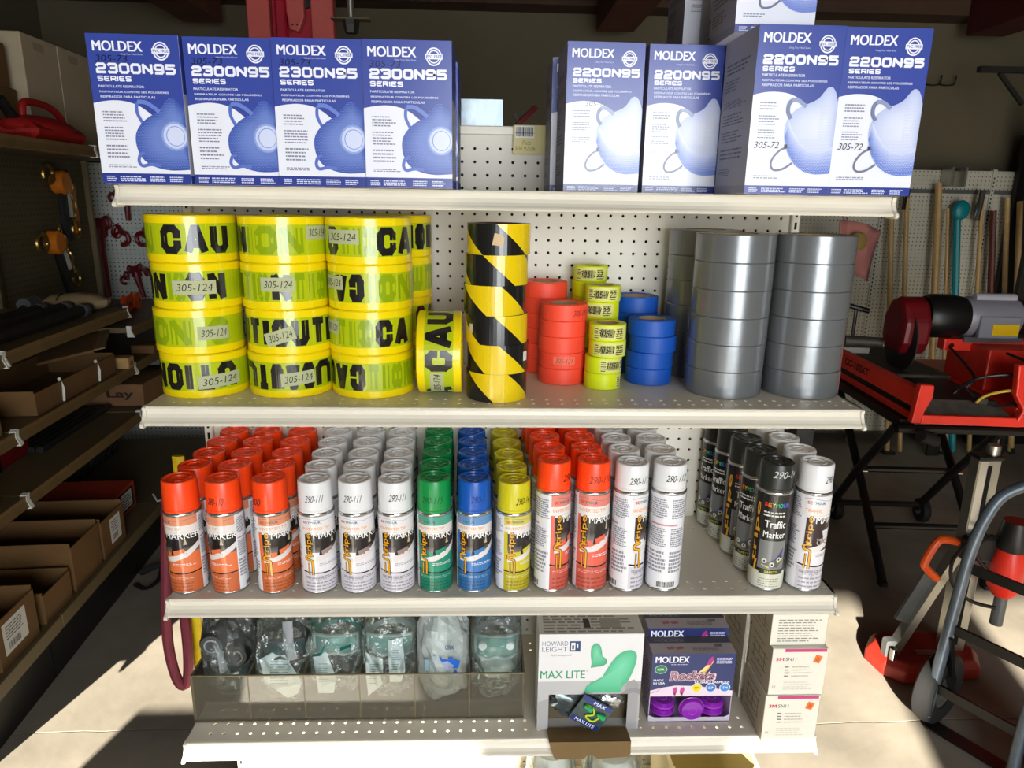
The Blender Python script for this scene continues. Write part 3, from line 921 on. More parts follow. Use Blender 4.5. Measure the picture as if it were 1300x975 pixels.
for k in range(4):
    caution_roll('yellow caution tape roll, %s of the stack behind the right front stack' % ordn[k], (-.222, (.2778), D2 + (3 - k) * (HC + .0003)), [('CAUTION', -.9, .99, k % 2, 0)], None, GC, rz=.9 * k)
# the roll standing on its edge, axis along the shelf
t = caution_roll('yellow caution tape roll standing on its edge beside the black and yellow rolls', (-.1615, .115, D2 + RC + .0004),
             [], None, GC)
for ch in list(t.children):
    if ch.name.startswith('print'): bpy.data.objects.remove(ch)
P = Print()
P.rect(-PI * RC, .0135, PI * RC, .0635, YG, 1)
for x0, b, n, g in ((-.020, 'CAU', .123, 0), (-.090, 'A', .034, 0), (.108, 'TION', .10, 0)):
    BLK(P, b, x0, .0150, n, .0465, .0122, GHOST if g else INK, 2 if g else 3, 0, .38)
P.rect(-.073, .030, -.022, .054, (176, 180, 140), 6); P.text('305-124', -.069, .036, .042, .012, (20, 20, 20), 7, -.004, .2)
P.round('print', RC, t, M_print_film)
t.rotation_euler = Matrix(((0, 0, 1), (0, 1, 0), (-1, 0, 0))).to_euler()      # local z -> +x, local x -> -z
t.rotation_euler = (Matrix.Rotation(PI, 3, 'X') @ Matrix(((0, 0, 1), (0, 1, 0), (-1, 0, 0)))).to_euler() if False else (0, -PI / 2, 0)
t.location = (-.0835, .115, D2 + RC + .0004)

# black and yellow hazard tape
RH, HH = .0535, .0500
M_hz_y, M_hz_k = (228, 196, 14), (24, 24, 24)
M_hz = mat('black_vinyl', (24, 24, 24), 0.25)
def hazard(label, loc, t_right, left_col, st):
    t = thing('hazard_tape_roll', label, 'tape roll', loc, 0, 'black and yellow hazard tape rolls stacked in one column')
    roll_shape(RH, HH, .038).build('tape', M_hz, t)
    c = MB(); c.lathe([(.0365, .001), (.0378, .001), (.0378, HH - .001), (.0365, HH - .001)], 32, closed=True); c.build('core', mat('dark_red_core', (96, 34, 34), .8) if st == 'top' else M_core, t)
    P = Print(); w = 1.5 * RH; sh = 1.05 * RH
    P.rect(-PI * RH, 0, PI * RH, HH, M_hz_k, 1)
    k0 = 1 if left_col == 'k' else 0
    for k in range(-4, 5):
        a = t_right * RH + k * w
        colr = (k % 2 == 0) if left_col == 'k' else (k % 2 == 1)      # band right of boundary k
        if colr: P.poly([(a, HH), (a + sh, 0), (a + w + sh, 0), (a + w, HH)], M_hz_y, 2)
    P.clip(-PI * RH, PI * RH, 0, HH)
    P.round('stripes', RH, t, M_print_film)
    if st:
        S = Print()
        if st == 'top': S.poly([(-.012, .017), (.006, .015), (.008, .028), (.002, .034), (-.008, .036)], (206, 178, 140), 5)
        if st == 'left': S.rect(-.056, .018, -.046, .034, (200, 190, 160), 5)
        if st == 'right': S.rect(.050, .020, .062, .036, (226, 222, 210), 5)
        S.round('sticker_scrap', RH, t, M_matte)
for k, (dx, tr, lc, st) in enumerate(((.0016, -.08, 'k', 'top'), (-.002, -.45, 'k', None), (-.0045, .18, 'y', None), (-.001, -.11, 'k', 'left'), (.0016, .02, 'y', 'right'), (0, .35, 'y', None))):
    hazard('black and yellow striped hazard tape roll, %s in the single column' % ['top', 'second from top', 'third from top', 'fourth from top', 'second from bottom', 'bottom'][k],
           (-.022 + dx, .092, D2 + (5 - k) * (HH + .0003)), tr, lc, st)

# small solid colour rolls
def small_roll(name, label, loc, r, h, col, group, prints=None, rz=0, gloss=.45, rc=None, wrinkle=False):
    t = thing(name, label, 'tape roll', loc, rz, group)
    rc = rc or r * .62
    roll_shape(r, h, rc).build('tape', col, t)
    c = MB(); c.lathe([(rc - .0022, .001), (rc - .0002, .001), (rc - .0002, h - .001), (rc - .0022, h - .001)], 28, closed=True); c.build('core', M_core, t)
    if prints:
        P = Print(); prints(P); P.round('label', r, t, M_matte)
    return t
M_rtape = mat('fluorescent_red_tape', (250, 78, 50), 0.5, var=.05)
M_btape = mat('blue_tape', (22, 82, 178), 0.5, var=.06)
M_ytape = mat('fluorescent_yellow_tape', (214, 228, 20), 0.4)
M_duct = mat('silver_duct_tape', (128, 131, 133), 0.26, .5, var=.06, scale=14, bump=.05, bscale=90)
place = ['bottom', 'second from bottom', 'third from bottom', 'fourth from bottom', 'fifth from bottom', 'sixth from bottom', 'seventh from bottom']
def nm(k, n): return 'top' if k == n - 1 else place[k]
r, h = .0450, .0303
def redsticker(P): P.rect(-.022, .010, .020, .024, (246, 120, 92), 1); P.text('305-121', -.018, .012, .032, .009, (90, 30, 30), 2, -.01, .2)
def redink(P): P.text('305-121', .014, .010, .032, .010, (90, 20, 30), 1, -.005, .2)
for k in range(5):
    small_roll('red_tape_roll', 'fluorescent red tape roll, %s of the front red stack' % nm(k, 5), (.106 + (.0, .001, -.001, .0, .001)[k], .205, D2 + k * (h + .0002)), r, h, M_rtape, 'fluorescent red tape rolls', redsticker if k == 1 else redink if k == 4 else None)
for k in range(6):
    small_roll('red_tape_roll', 'fluorescent red tape roll, %s of the taller red stack behind' % nm(k, 6), (.0775, .294, D2 + k * (h + .0002)), r, h, M_rtape, 'fluorescent red tape rolls')
r2, h2 = .0345, .0304
def ylab(seed, a, ink):
    def f(P):
        x0 = a
        P.rect(x0, .003, x0 + .066, h2 - .003, (222, 220, 130), 1)
        P.bars(x0 + .014, .005, x0 + .040, h2 - .006, (40, 40, 30), 2, seed, (222, 220, 130))
        P.dash(x0 + .044, .005, x0 + .062, h2 - .005, 5, (70, 70, 40), 2, seed); P.dash(x0 + .002, .005, x0 + .012, h2 - .005, 5, (70, 70, 40), 2, seed + 1)
        if ink: P.text('305-122', x0 + .010, .009, .046, .012, (20, 20, 20), 4, -.003, .2)
    return f
for n, x, y, nm2, ra in ((4, .182, .160, 'front', (.006, .012, -.004, -.002)), (6, .183, .2325, 'middle', (0,) * 6), (7, .168, .3045, 'rear', (0,) * 7)):
    for k in range(n):
        top2 = k >= n - 2
        show = (k == n - 1) or (nm2 != 'rear' and k == n - 2) or nm2 == 'front'
        a = (-.033 if k >= 2 else -.012 if k == 1 else .024) if nm2 == 'front' else (-.036 if k == n - 1 else -.046)
        small_roll('yellow_tape_roll', 'fluorescent yellow tape roll with paper label, %s of the %s yellow stack' % (nm(k, n), nm2) if show else 'fluorescent yellow tape roll, %s of the %s yellow stack' % (nm(k, n), nm2),
                   (x + ((.003, .004, -.002, -.003)[3 - k] if nm2 == 'front' else (.002 if k == n - 1 else 0)), y, D2 + k * (h2 + .0002)), r2, h2, M_ytape, 'fluorescent yellow tape rolls', ylab(k + n, a, k != 0) if show else None)
r3, h3 = .0450, .0309
for k in range(4):
    small_roll('blue_tape_roll', 'blue tape roll, %s of the front blue stack' % nm(k, 4), (.277 + (0, .0005, .005, .001)[k], .205, D2 + k * (h3 + .0002)), r3, h3, M_btape, 'blue tape rolls')
for k in range(5):
    small_roll('blue_tape_roll', 'blue tape roll, %s of the blue stack behind' % nm(k, 5), (.264, .2965, D2 + k * (h3 + .0002)), r3, h3, M_btape, 'blue tape rolls')
r4, h4 = .0700, .0479
for sx, sy, nm2, n in ((.4035, .140, 'left front', 6), (.549, .140, 'right', 6), (.392, .2805, 'rear', 6)):
    rnd = random.Random(int(sx * 1000))
    for k in range(n):
        small_roll('duct_tape_roll', 'silver grey duct tape roll, %s of the %s duct tape stack' % (nm(k, n), nm2), (sx + rnd.uniform(-.0008, .0008), sy - .0006, D2 + k * (h4 + .0002)), r4 - .0004, h4, M_duct, 'silver duct tape rolls', rc=.039)
# ================================================================== marking paint cans on the third shelf
D3 = SH[2] + .0005
RB = .0323
def can_parts(t, Hc, seam, capm, rc=.0302, style='holes', topm=None):
    """steel body, rolled rims, plastic cap with a moulded top"""
    b = MB()
    b.lathe([(.0001, .004), (RB - .006, .004), (RB - .003, 0), (RB - .0008, .0012), (RB, .003), (RB, .005), (RB - .0006, .006), (RB - .0006, seam - .0075), (RB, seam - .0065), (RB + .0002, seam - .004), (RB - .0008, seam - .002), (RB - .004, seam), (.012, seam + .008), (.0001, seam + .010)], 40)
    body = b.build('can_body', M_can, t)
    c = MB()
    z0 = seam - .0015
    prof = [(rc + .0006, z0), (rc + .0007, z0 + .004), (rc, z0 + .0045), (rc - .0006, Hc - .0035), (rc - .0014, Hc - .001), (rc - .003, Hc), (rc - .0048, Hc - .0003), (rc - .0056, Hc - .0032), (.0165, Hc - .0034), (.0155, Hc - .001), (.0135, Hc - .001), (.0125, Hc - .0036), (.0001, Hc - .0036)]
    c.lathe(prof, 40)
    cap = c.build('cap', capm, t)
    d = MB()
    for k in range(3):
        a = 2 * PI * k / 3 + .5
        d.bar((.0125 * math.cos(a), .0125 * math.sin(a), Hc - .0026), (.024 * math.cos(a), .024 * math.sin(a), Hc - .0026), .0022, .003)
    d.bar((-.006, .003, Hc - .0030), (.006, .003, Hc - .0030), .003, .0018)
    d.build('cap_rib', capm if style != 'holes' else topm or capm, cap)
    return body, cap
def stripe_label(c, w_band, hb, trim=True, orange_txt=(226, 150, 92), white_can=False, seed=1, traffic=False):
    """wrap label, x = 0 is the middle of the front panel"""
    hb_real = hb; hb = .1715
    P = Print()
    full = 2 * PI * RB
    FL, FR = -.025, .058                       # coloured front panel; the rest is the white text panel
    back = (228, 228, 232)
    P.rect(-full / 2, .006, full / 2, hb, back, 1)
    P.rect(FL, .006, FR, hb, c, 2)
    if white_can: P.rect(FL, .006, FR, hb, (232, 229, 233), 2)
    # metallic shoulder band with the maker's small coloured name
    P.rect(FL, hb - .019, FR, hb, tuple(min(255, int(v * .75 + 55)) for v in c), 3)
    P.stroke([(FL, hb - .006), (-.01, hb - .004), (.02, hb - .009), (FR, hb - .005)], .0006, (120, 110, 110), 4)
    x = -.020
    for ch, cc in zip('SEYMOUR', ((200, 60, 60), (200, 100, 60), (120, 90, 90), (60, 120, 90), (50, 110, 110), (70, 110, 150), (90, 80, 130))):
        P.text(ch, x, hb - .0145, .0040, .0050, cc, 5, .03); x += .0046
    # white band and headline
    P.rect(FL, hb - .034, FR, hb - .019, (228, 222, 218), 3)
    P.text('TRAFFIC' if traffic else 'INVERTED TIP', -.022, hb - .0285, .030 if traffic else .050, .0058, orange_txt, 4, .01)
    # the picture: dark trees over a light road, drips hanging from its upper edge
    dark = (40, 36, 36)
    top, bot = hb - .034, hb - .096
    P.rect(-.018, top - .030, FR, top, dark, 3, (52, 48, 44))
    P.rect(-.018, top - .044, FR, top - .030, (120, 112, 108), 3, dark)
    P.poly([(.006, top - .050), (.012, top - .016), (.026, top - .014), (.034, top - .050)], (28, 24, 26), 4)
    P.poly([(.030, top - .026), (.033, top - .008), (.036, top - .026)], (190, 176, 140), 5)
    P.poly([(-.018, top - .060), (.008, top - .052), (.034, top - .040), (FR, top - .022), (FR, top - .034), (.036, top - .052), (.010, top - .063), (-.018, top - .066)], (222, 216, 214), 5)
    P.poly([(.010, top - .040), (.030, top - .034), (.034, top - .046), (.012, top - .050)], c if not white_can else (150, 128, 124), 5)
    P.rect(-.018, top - .014, FR, top - .0005, dark, 4)
    P.text('MARKER', -.002, top - .013, .062, .0125, (240, 238, 236), 6, .015)
    P.rect(-.018, top - .0035, FR, top, (228, 222, 218), 5)
    for k in range(26):
        xx = -.017 + k * .003; P.rect(xx, top - .0035 - (k * 7 % 5) * .0012, xx + .0011, top, (228, 222, 218), 5)
    if traffic:
        P.rect(-.018, top - .062, FR, top - .014, (48, 30, 36), 4)
        P.poly([(.012, top - .026), (.036, top - .022), (.040, top - .040), (.018, top - .042)], (216, 212, 214), 6)
        P.ring(.010, top - .046, .006, .006, .0016, (170, 160, 160), 6); P.ring(.042, top - .050, .006, .006, .0016, (170, 160, 160), 6)
        P.stroke([(.004, top - .040), (.030, top - .052), (.048, top - .044)], .002, (150, 140, 140), 6)
    P.dash(.006, top - .072, .050, top - .066, 2, (235, 235, 235) if not white_can else (150, 146, 150), 5, seed, .4)
    # tall sideways brand word with an outline and a long tail
    P.text('tripe', -.0172, top - .052, .0150, .052, (34, 26, 20), 7, .07, 0, 90)
    P.text('tripe', -.0160, top - .051, .0126, .050, (226, 160, 30), 8, .015, 0, 90)
    tail = smooth_pts([(-.005, top - .050), (-.0155, top - .052), (-.0165, top - .058), (-.008, top - .061), (-.0055, top - .066), (-.0055, top - .092)], 4)
    P.stroke(tail, .0052, (34, 26, 20), 7); P.stroke(tail, .0032, (226, 160, 30), 8)
    tail2 = [(-.0125, top - .068), (-.0125, top - .092)]
    P.stroke(tail2, .0034, (34, 26, 20), 7); P.stroke(tail2, .0018, (226, 160, 30), 8)
    # dark rule and the small print below it
    yb = hb - .1235
    pts = [(FL + (FR - FL) * i / 16, yb + .003 * ((i - 8) / 8) ** 2) for i in range(17)]
    P.stroke(pts, .0026, (36, 28, 30), 5)
    lower = tuple(int(v * .86) for v in c) if not white_can else (206, 202, 210)
    P.rect(FL, .006, FR, yb - .001, lower, 3)
    if white_can:
        P.text('tripe', -.016, yb - .019, .034, .012, (176, 172, 182), 4, .03)
    P.dash(-.020, yb - .012, .048, yb - .006, 2, tuple(min(255, int(v * .6 + 90)) for v in c) if not white_can else (130, 128, 138), 5, seed + 3, .5)
    P.dash(-.020, .010, .048, yb - .016, 3, tuple(int(v * .68) for v in c) if not white_can else (150, 148, 158), 5, seed + 4, .4)
    # back panel text and bar code
    for x0, x1 in ((FR + .003, full / 2 - .001), (-full / 2 + .001, FL - .003)):
        w = x1 - x0
        for i, (y0, y1, n) in enumerate(((hb - .040, hb - .006, 9), (hb - .090, hb - .056, 9), (.036, hb - .096, 6))):
            P.dash(x0, y0, x0 + w * .46, y1, n, (140, 140, 152), 3, seed + i * 5, .62); P.dash(x0 + w * .54, y0, x1, y1, n, (140, 140, 152), 3, seed + i * 7, .62)
        P.rect(x0, hb - .053, x1 - w * .3, hb - .050, (200, 140, 150), 3)
        P.bars(x0 + w * .25, .008, x0 + w * .75, .020, (40, 40, 40), 3, seed, (225, 225, 225))
    P.p = [([(x, y * hb_real / hb) for x, y in p], c, l) for p, c, l in P.p]
    return P
def black_label(hb):
    P = Print(); full = 2 * PI * RB
    P.rect(-full / 2, .006, full / 2, hb, (30, 30, 30), 1)
    P.rect(-full / 2, .006, full / 2, .040, (206, 206, 190), 2)
    x = -.022
    for ch, cc in zip('SEYMOUR', ((214, 50, 50), (224, 120, 40), (224, 196, 40), (60, 170, 70), (50, 170, 180), (50, 110, 200), (120, 70, 180))):
        P.text(ch, x, hb - .024, .0058, .0085, cc, 3, .03); x += .0066
    P.dash(-.022, hb - .042, .026, hb - .030, 2, (214, 214, 204), 3, 3, .5)
    P.text('Traffic', -.018, hb - .064, .038, .014, (238, 238, 234), 3, .015)
    P.text('Marker', -.019, hb - .084, .040, .0125, (238, 238, 234), 3, .015)
    P.rect(-.024, .046, .026, hb - .090, (120, 122, 122), 2)
    P.poly([(-.016, .056), (.012, .050), (.024, .070), (.020, .074)], (90, 92, 92), 3)
    for cx, cy in ((-.012, .062), (.002, .056), (.014, .066)): P.ell(cx, cy, .0045, .0045, (220, 220, 214), 4); P.ell(cx, cy, .002, .002, (60, 60, 60), 5)
    P.poly([(.006, .066), (.018, .066), (.022, .090), (.014, .078)], (70, 60, 130), 4)
    P.stroke([(-.016, .054), (-.004, .050)], .002, (210, 200, 40), 5); P.stroke([(.012, .060), (.022, .068)], .002, (210, 200, 40), 5)
    P.rect(-.020, .036, .024, .046, (50, 52, 30), 4); P.text('SAFETY', -.010, .038, .024, .005, (190, 190, 60), 5, .02)
    P.text('tripe', -.040, .052, .0150, hb - .070, (36, 28, 20), 4, .07, 0, 90); P.text('tripe', -.0388, .053, .0126, hb - .072, (224, 160, 36), 5, .015, 0, 90)
    P.stroke([(-.028, .060), (-.030, .040)], .004, (224, 160, 36), 5)
    P.ring(-.058, .056, .011, .011, .004, (190, 190, 184), 4); P.rect(-.070, .012, -.046, .034, (206, 190, 70), 3)
    P.dash(-.020, .010, .030, .030, 4, (150, 150, 140), 3, 8, .4)
    P.dash(.036, .046, full / 2 - .004, hb - .010, 16, (150, 150, 146), 3, 6, .4)
    return P
GN = {}
def paint_can(label, loc, spec, rz, group, ink=None, src=None):
    """spec: name of the colour kind"""
    if src is not None:
        return dup(src, label, loc, rz, group)
    K = KIND[spec]
    t = thing('paint_can', label, 'spray can', loc, rz, group)
    body, cap = can_parts(t, K['h'], K['seam'], K['cap'], topm=K.get('top'))
    P = black_label(K['seam'] - .0075) if spec == 'black' else stripe_label(K['c'], 0, K['seam'] - .0075, white_can=K.get('white', False), seed=K['seed'], traffic=K.get('traffic', False))
    P.round('label', RB - .0004, body, M_print)
    if ink:
        txt, x0, w, z, colr = ink
        I = Print(); I.text(txt, x0, z, w, .0130, colr, 1, .002, .25)
        I.round('handwriting', .0300, cap, M_matte, dz=.0004)
    return t
capmat = lambda n, c, **k: mat(n, c, .32, **k)
M_capo = capmat('orange_cap', (250, 72, 20)); M_capw = capmat('white_cap', (226, 226, 226)); M_capg = capmat('green_cap', (14, 140, 66))
M_capb = capmat('blue_cap', (18, 84, 176)); M_capy = capmat('yellow_cap', (206, 196, 24)); M_capr = capmat('red_orange_cap', (255, 70, 18)); M_capk = capmat('black_cap', (40, 42, 38))
KIND = {'orange': dict(h=.2155, seam=.1600, cap=M_capo, c=(226, 116, 66), seed=1),
        'white': dict(h=.2150, seam=.1600, cap=M_capw, c=(226, 224, 228), white=True, seed=2),
        'green': dict(h=.2180, seam=.1600, cap=M_capg, c=(24, 140, 110), seed=3),
        'blue': dict(h=.2170, seam=.1600, cap=M_capb, c=(52, 118, 184), seed=4),
        'yellow': dict(h=.2140, seam=.1600, cap=M_capy, c=(204, 190, 40), seed=5),
        'red': dict(h=.2520, seam=.2005, cap=M_capr, c=(226, 98, 80), seed=6),
        'tallwhite': dict(h=.2480, seam=.2005, cap=M_capw, c=(226, 224, 228), white=True, seed=7),
        'black': dict(h=.2490, seam=.2005, cap=M_capk, c=(30, 30, 30), seed=8),
        'traffic': dict(h=.2500, seam=.2005, cap=M_capw, c=(226, 224, 228), white=True, traffic=True, seed=9)}
words = ['front can', 'second', 'third', 'fourth', 'rearmost']
dk = (36, 30, 34)
# (kind, x at the front, x at the rear, y of the front can, rows, turn of the label, handwriting, words for the column)
R = math.radians
COLS = [('orange', -.5835, -.5745, .060, 5, R(-38), None, 'leftmost orange capped column'),
        ('orange', -.5085, -.5045, .058, 5, R(-58), ('290-110', -.020, .028, .174, dk), 'second orange capped column'),
        ('orange', -.4260, -.4310, .056, 5, R(14), ('100', -.029, .018, .172, dk), 'third orange capped column'),
        ('white', -.3460, -.3560, .055, 5, R(4), ('290-111', -.012, .030, .179, (30, 30, 34)), 'left column of short white cans'),
        ('white', -.2745, -.2860, .055, 5, R(-7), ('290-111', -.017, .030, .179, (30, 30, 34)), 'middle column of short white cans'),
        ('white', -.2035, -.2190, .056, 5, R(-9), ('290-111', -.008, .030, .181, (30, 30, 34)), 'right column of short white cans'),
        ('green', -.1330, -.1400, .059, 5, R(-14), ('290-115', -.022, .038, .176, (12, 96, 50)), 'green capped column'),
        ('blue', -.0610, -.0700, .059, 5, R(-18), ('290-1', -.006, .024, .178, (20, 50, 130)), 'blue capped column'),
        ('yellow', .0110, .0000, .062, 5, R(12), ('290-14', .002, .028, .174, (24, 22, 20)), 'yellow capped column'),
        ('red', .0830, .0680, .060, 5, R(34), ('290', .014, .020, .217, (70, 20, 20)), 'left column of tall red capped cans'),
        ('red', .1545, .1345, .062, 5, R(-12), ('290-110', -.012, .044, .215, (140, 40, 20)), 'right column of tall red capped cans'),
        ('tallwhite', .2245, .2100, .061, 5, R(40), ('290-111', -.010, .036, .213, (30, 30, 34)), 'left column of tall white cans'),
        ('tallwhite', .2940, .2800, .063, 5, R(112), ('290-112', -.014, .038, .218, (30, 30, 34)), 'right column of tall white cans'),
        ('black', .4910, .4700, .056, 5, R(-10), ('290-14', -.018, .046, .225, (190, 196, 190)), 'black capped column'),
        ('traffic', .5620, .5500, .050, 4, R(-4), ('290-14', .004, .030, .217, (24, 24, 24)), 'white capped column at the far right')]
pitch = .0655
for kind, xa, xb, y0, n, turn, ink, word in COLS:
    src = None
    for k in range(n):
        x = xa + (xb - xa) * k / 4; y = min(y0, .0572 + .005) + k * pitch
        if kind == 'traffic': y = .052 + k * .068
        y = min(y, GY - .0335)
        if kind in ('white', 'orange', 'green', 'blue', 'yellow', 'red', 'tallwhite', 'black'): y = .0555 + k * pitch
        rr = turn if k == 0 else turn + random.Random(k * 31 + int(xa * 1000)).uniform(-.5, .5)
        if kind == 'black': rr = (turn, -.9, -.1, -1.1, -1.1)[k] if k else turn
        lab = '%s paint can, %s of the %s' % ({'orange': 'orange marking', 'white': 'short white marking', 'green': 'green marking', 'blue': 'blue marking', 'yellow': 'yellow marking', 'red': 'tall red marking', 'tallwhite': 'tall white marking', 'black': 'black traffic marking', 'traffic': 'white traffic marking'}[kind], words[k] if k < n - 1 or n == 5 else 'rearmost', word)
        grp = {'orange': 'orange capped marking paint cans', 'white': 'short white marking paint cans', 'green': 'green marking paint cans', 'blue': 'blue marking paint cans', 'yellow': 'yellow marking paint cans', 'red': 'tall red capped marking paint cans', 'tallwhite': 'tall white marking paint cans', 'black': 'black traffic marking paint cans', 'traffic': 'white traffic marking paint cans'}[kind]
        if k == 0:
            t = paint_can(lab, (x, y, D3), kind, 0, grp, ink)
            # turn only the printed body; the handwriting keeps facing the aisle
            for ch in t.children:
                if ch.name.startswith('can_body'): ch.rotation_euler = (0, 0, turn)
        else:
            if src is None: src = paint_can(lab, (x, y, D3), kind, rr, grp)
            else: paint_can(lab, (x, y, D3), kind, rr, grp, src=src)
# ================================================================== fourth shelf: clear bin with bagged eye and face protection, cartons
D4 = SH[3] + .0005
def acrylic(name, tint):
    m = bpy.data.materials.new(name); m.use_nodes = True
    nt = m.node_tree; nt.nodes.clear()
    out = nt.nodes.new('ShaderNodeOutputMaterial')
    tr = nt.nodes.new('ShaderNodeBsdfTransparent'); tr.inputs[0].default_value = (*lin(tint), 1)
    gl = nt.nodes.new('ShaderNodeBsdfGlossy'); gl.inputs['Roughness'].default_value = .06
    fr = nt.nodes.new('ShaderNodeFresnel'); fr.inputs[0].default_value = 1.45
    mx = nt.nodes.new('ShaderNodeMixShader')
    nt.links.new(fr.outputs[0], mx.inputs[0]); nt.links.new(tr.outputs[0], mx.inputs[1]); nt.links.new(gl.outputs[0], mx.inputs[2])
    df = nt.nodes.new('ShaderNodeBsdfDiffuse'); df.inputs[0].default_value = (*lin((214, 204, 178)), 1)
    m2 = nt.nodes.new('ShaderNodeMixShader'); m2.inputs[0].default_value = .055
    nt.links.new(mx.outputs[0], m2.inputs[1]); nt.links.new(df.outputs[0], m2.inputs[2])
    nt.links.new(m2.outputs[0], out.inputs[0])
    return m
M_acr = acrylic('clear_acrylic', (246, 245, 240))
M_acr_edge = mat('acrylic_edge', (120, 108, 84), .25)
TX0, TX1, TY0, TY1 = -.610, .039, .066, .330
bin_ = thing('divided_bin', 'clear acrylic bin divided into six compartments at the left of the lowest shelf', 'bin', ((TX0 + TX1) / 2, 0, D4))
w2 = (TX1 - TX0) / 2
q = MB(); q.box(-w2, w2, TY0, TY1, 0, .003); q.build('floor_panel', M_acr, bin_)
q = MB(); q.box(-w2, w2, TY0, TY0 + .003, .003, .104); q.build('front_panel', M_acr, bin_)
q = MB(); q.box(-w2, w2, TY0 - .0004, TY0 + .0034, .104, .1062); q.box(-w2, w2, TY0 - .0004, TY0 + .0006, 0, .0024); q.build('edge_strip', M_acr_edge, bin_)
for k in range(7):
    x = -w2 + k * (2 * w2 - .003) / 6
    q = MB(); q.prism([(TY0 + .0032, .0032), (TY0 + .0032, .103), (TY0 + .10, .106), (TY1, .108), (TY1, .0032)], x, x + .003, 'X')
    d = q.build('divider', M_acr, bin_)
    e = MB(); e.bar((x + .0015, TY0 + .0036, .1035), (x + .0015, TY1, .1085), .0034, .0012); e.box(x, x + .003, TY0 + .0030, TY0 + .0042, .004, .103); e.build('divider_edge', M_acr_edge, d)
q = MB(); q.box(-w2, w2, TY1, TY1 + .003, .0, .11); q.build('back_panel', M_acr, bin_)

M_film = film_mat('clear_bag_film', (246, 252, 250), .34, .06, 55, .14)
M_film2 = film_mat('milky_bag_film', (244, 250, 249), .25, .34)
M_lens = mat('teal_clear_lens', (150, 196, 188), .15, trans=.55, ior=1.2)
M_lens2 = mat('milky_lens', (196, 208, 204), .25, trans=.35, ior=1.15)
M_teal = mat('teal_rubber', (0, 130, 120), .4)
M_dteal = mat('dark_teal_lens', (22, 62, 62), .15)
M_dgrey = mat('dark_grey_rubber', (46, 48, 50), .45)
M_strap = mat('grey_elastic_strap', (150, 154, 158), .6, var=.15)
M_vent = mat('white_vent', (222, 226, 224), .4)
M_paper = mat('paper_insert', (206, 216, 216), .7, var=.12, scale=25)
def film(rx, ry, rz, seed, top=.0):
    """crumpled bag: faceted, pinched towards its top edge"""
    q = MB(); nu, nv = 34, 22; v = []; f = []
    for j in range(nv + 1):
        th = PI * j / nv
        for i in range(nu):
            a = 2 * PI * i / nu
            d = Vector((math.sin(th) * math.cos(a), math.sin(th) * math.sin(a), math.cos(th)))
            k = 1 + .17 * noise.noise(d * 2.6 + Vector((seed, seed * 2, 0))) + .11 * noise.noise(d * 6 + Vector((seed * 3, 1, 0)))
            sx = abs(d.x) ** .7 * (1 if d.x > 0 else -1); sz = abs(d.z) ** .75 * (1 if d.z > 0 else -1)
            flat = 1 - .6 * max(0, d.z) ** 2
            v.append((min(.0515, max(-.0515, sx * rx * 1.12 * k)), d.y * ry * k * flat, sz * rz * 1.04 * k))
    for j in range(nv):
        for i in range(nu):
            i2 = (i + 1) % nu; f.append((j * nu + i, (j + 1) * nu + i, (j + 1) * nu + i2, j * nu + i2))
    q.add(v, f, False)
    return q
def goggles(t, w, h, lens, frame, strapm, z=0, y=0, vents=False, sub=True):
    """wrap-round goggle: bowed lens in a soft frame with a band behind it"""
    q = MB(); n = 14; v = []; f = []
    for j in range(7):
        s = j / 6
        for i in range(n + 1):
            a = -1.15 + 2.3 * i / n
            hh = h * (1 - .18 * abs(a)) * (1 - (.35 * math.exp(-(a * 4) ** 2) if s < .5 else 0) * (1 - 2 * s))
            v.append((w / 2 * math.sin(a) / math.sin(1.15), y - .030 * math.cos(a), z + (s - .5) * hh))
    for j in range(6):
        for i in range(n):
            f.append((j * (n + 1) + i, j * (n + 1) + i + 1, (j + 1) * (n + 1) + i + 1, (j + 1) * (n + 1) + i))
    q.add(v, f, True)
    o = q.build('lens', lens, t)
    sm = o.modifiers.new('thick', 'SOLIDIFY'); sm.thickness = .002
    r = MB(); ring = [v[i] for i in range(n + 1)] + [v[j * (n + 1) + n] for j in range(1, 6)] + [v[6 * (n + 1) + n - i] for i in range(n + 1)] + [v[(6 - j) * (n + 1)] for j in range(1, 6)]
    r.tube(ring, .0035, 8, closed=True); r.build('frame', frame, t)
    b = MB(); b.tube([(w * .46, y - .012, z), (w * .50, y + .020, z + .01), (w * .2, y + .040, z + .015), (-w * .2, y + .040, z + .012), (-w * .50, y + .020, z + .01), (-w * .46, y - .012, z)], .008, 8, flat=.22)
    b.build('strap', strapm, t)
    if vents:
        for sx in (-1, 1):
            c = MB(); c.lathe([(.0001, -.004), (.008, -.004), (.0095, 0), (.0095, .004), (.0001, .004)], 18, True, (sx * w * .33, y - .026, z + .004), 'Y'); c.build('vent', M_vent, t)
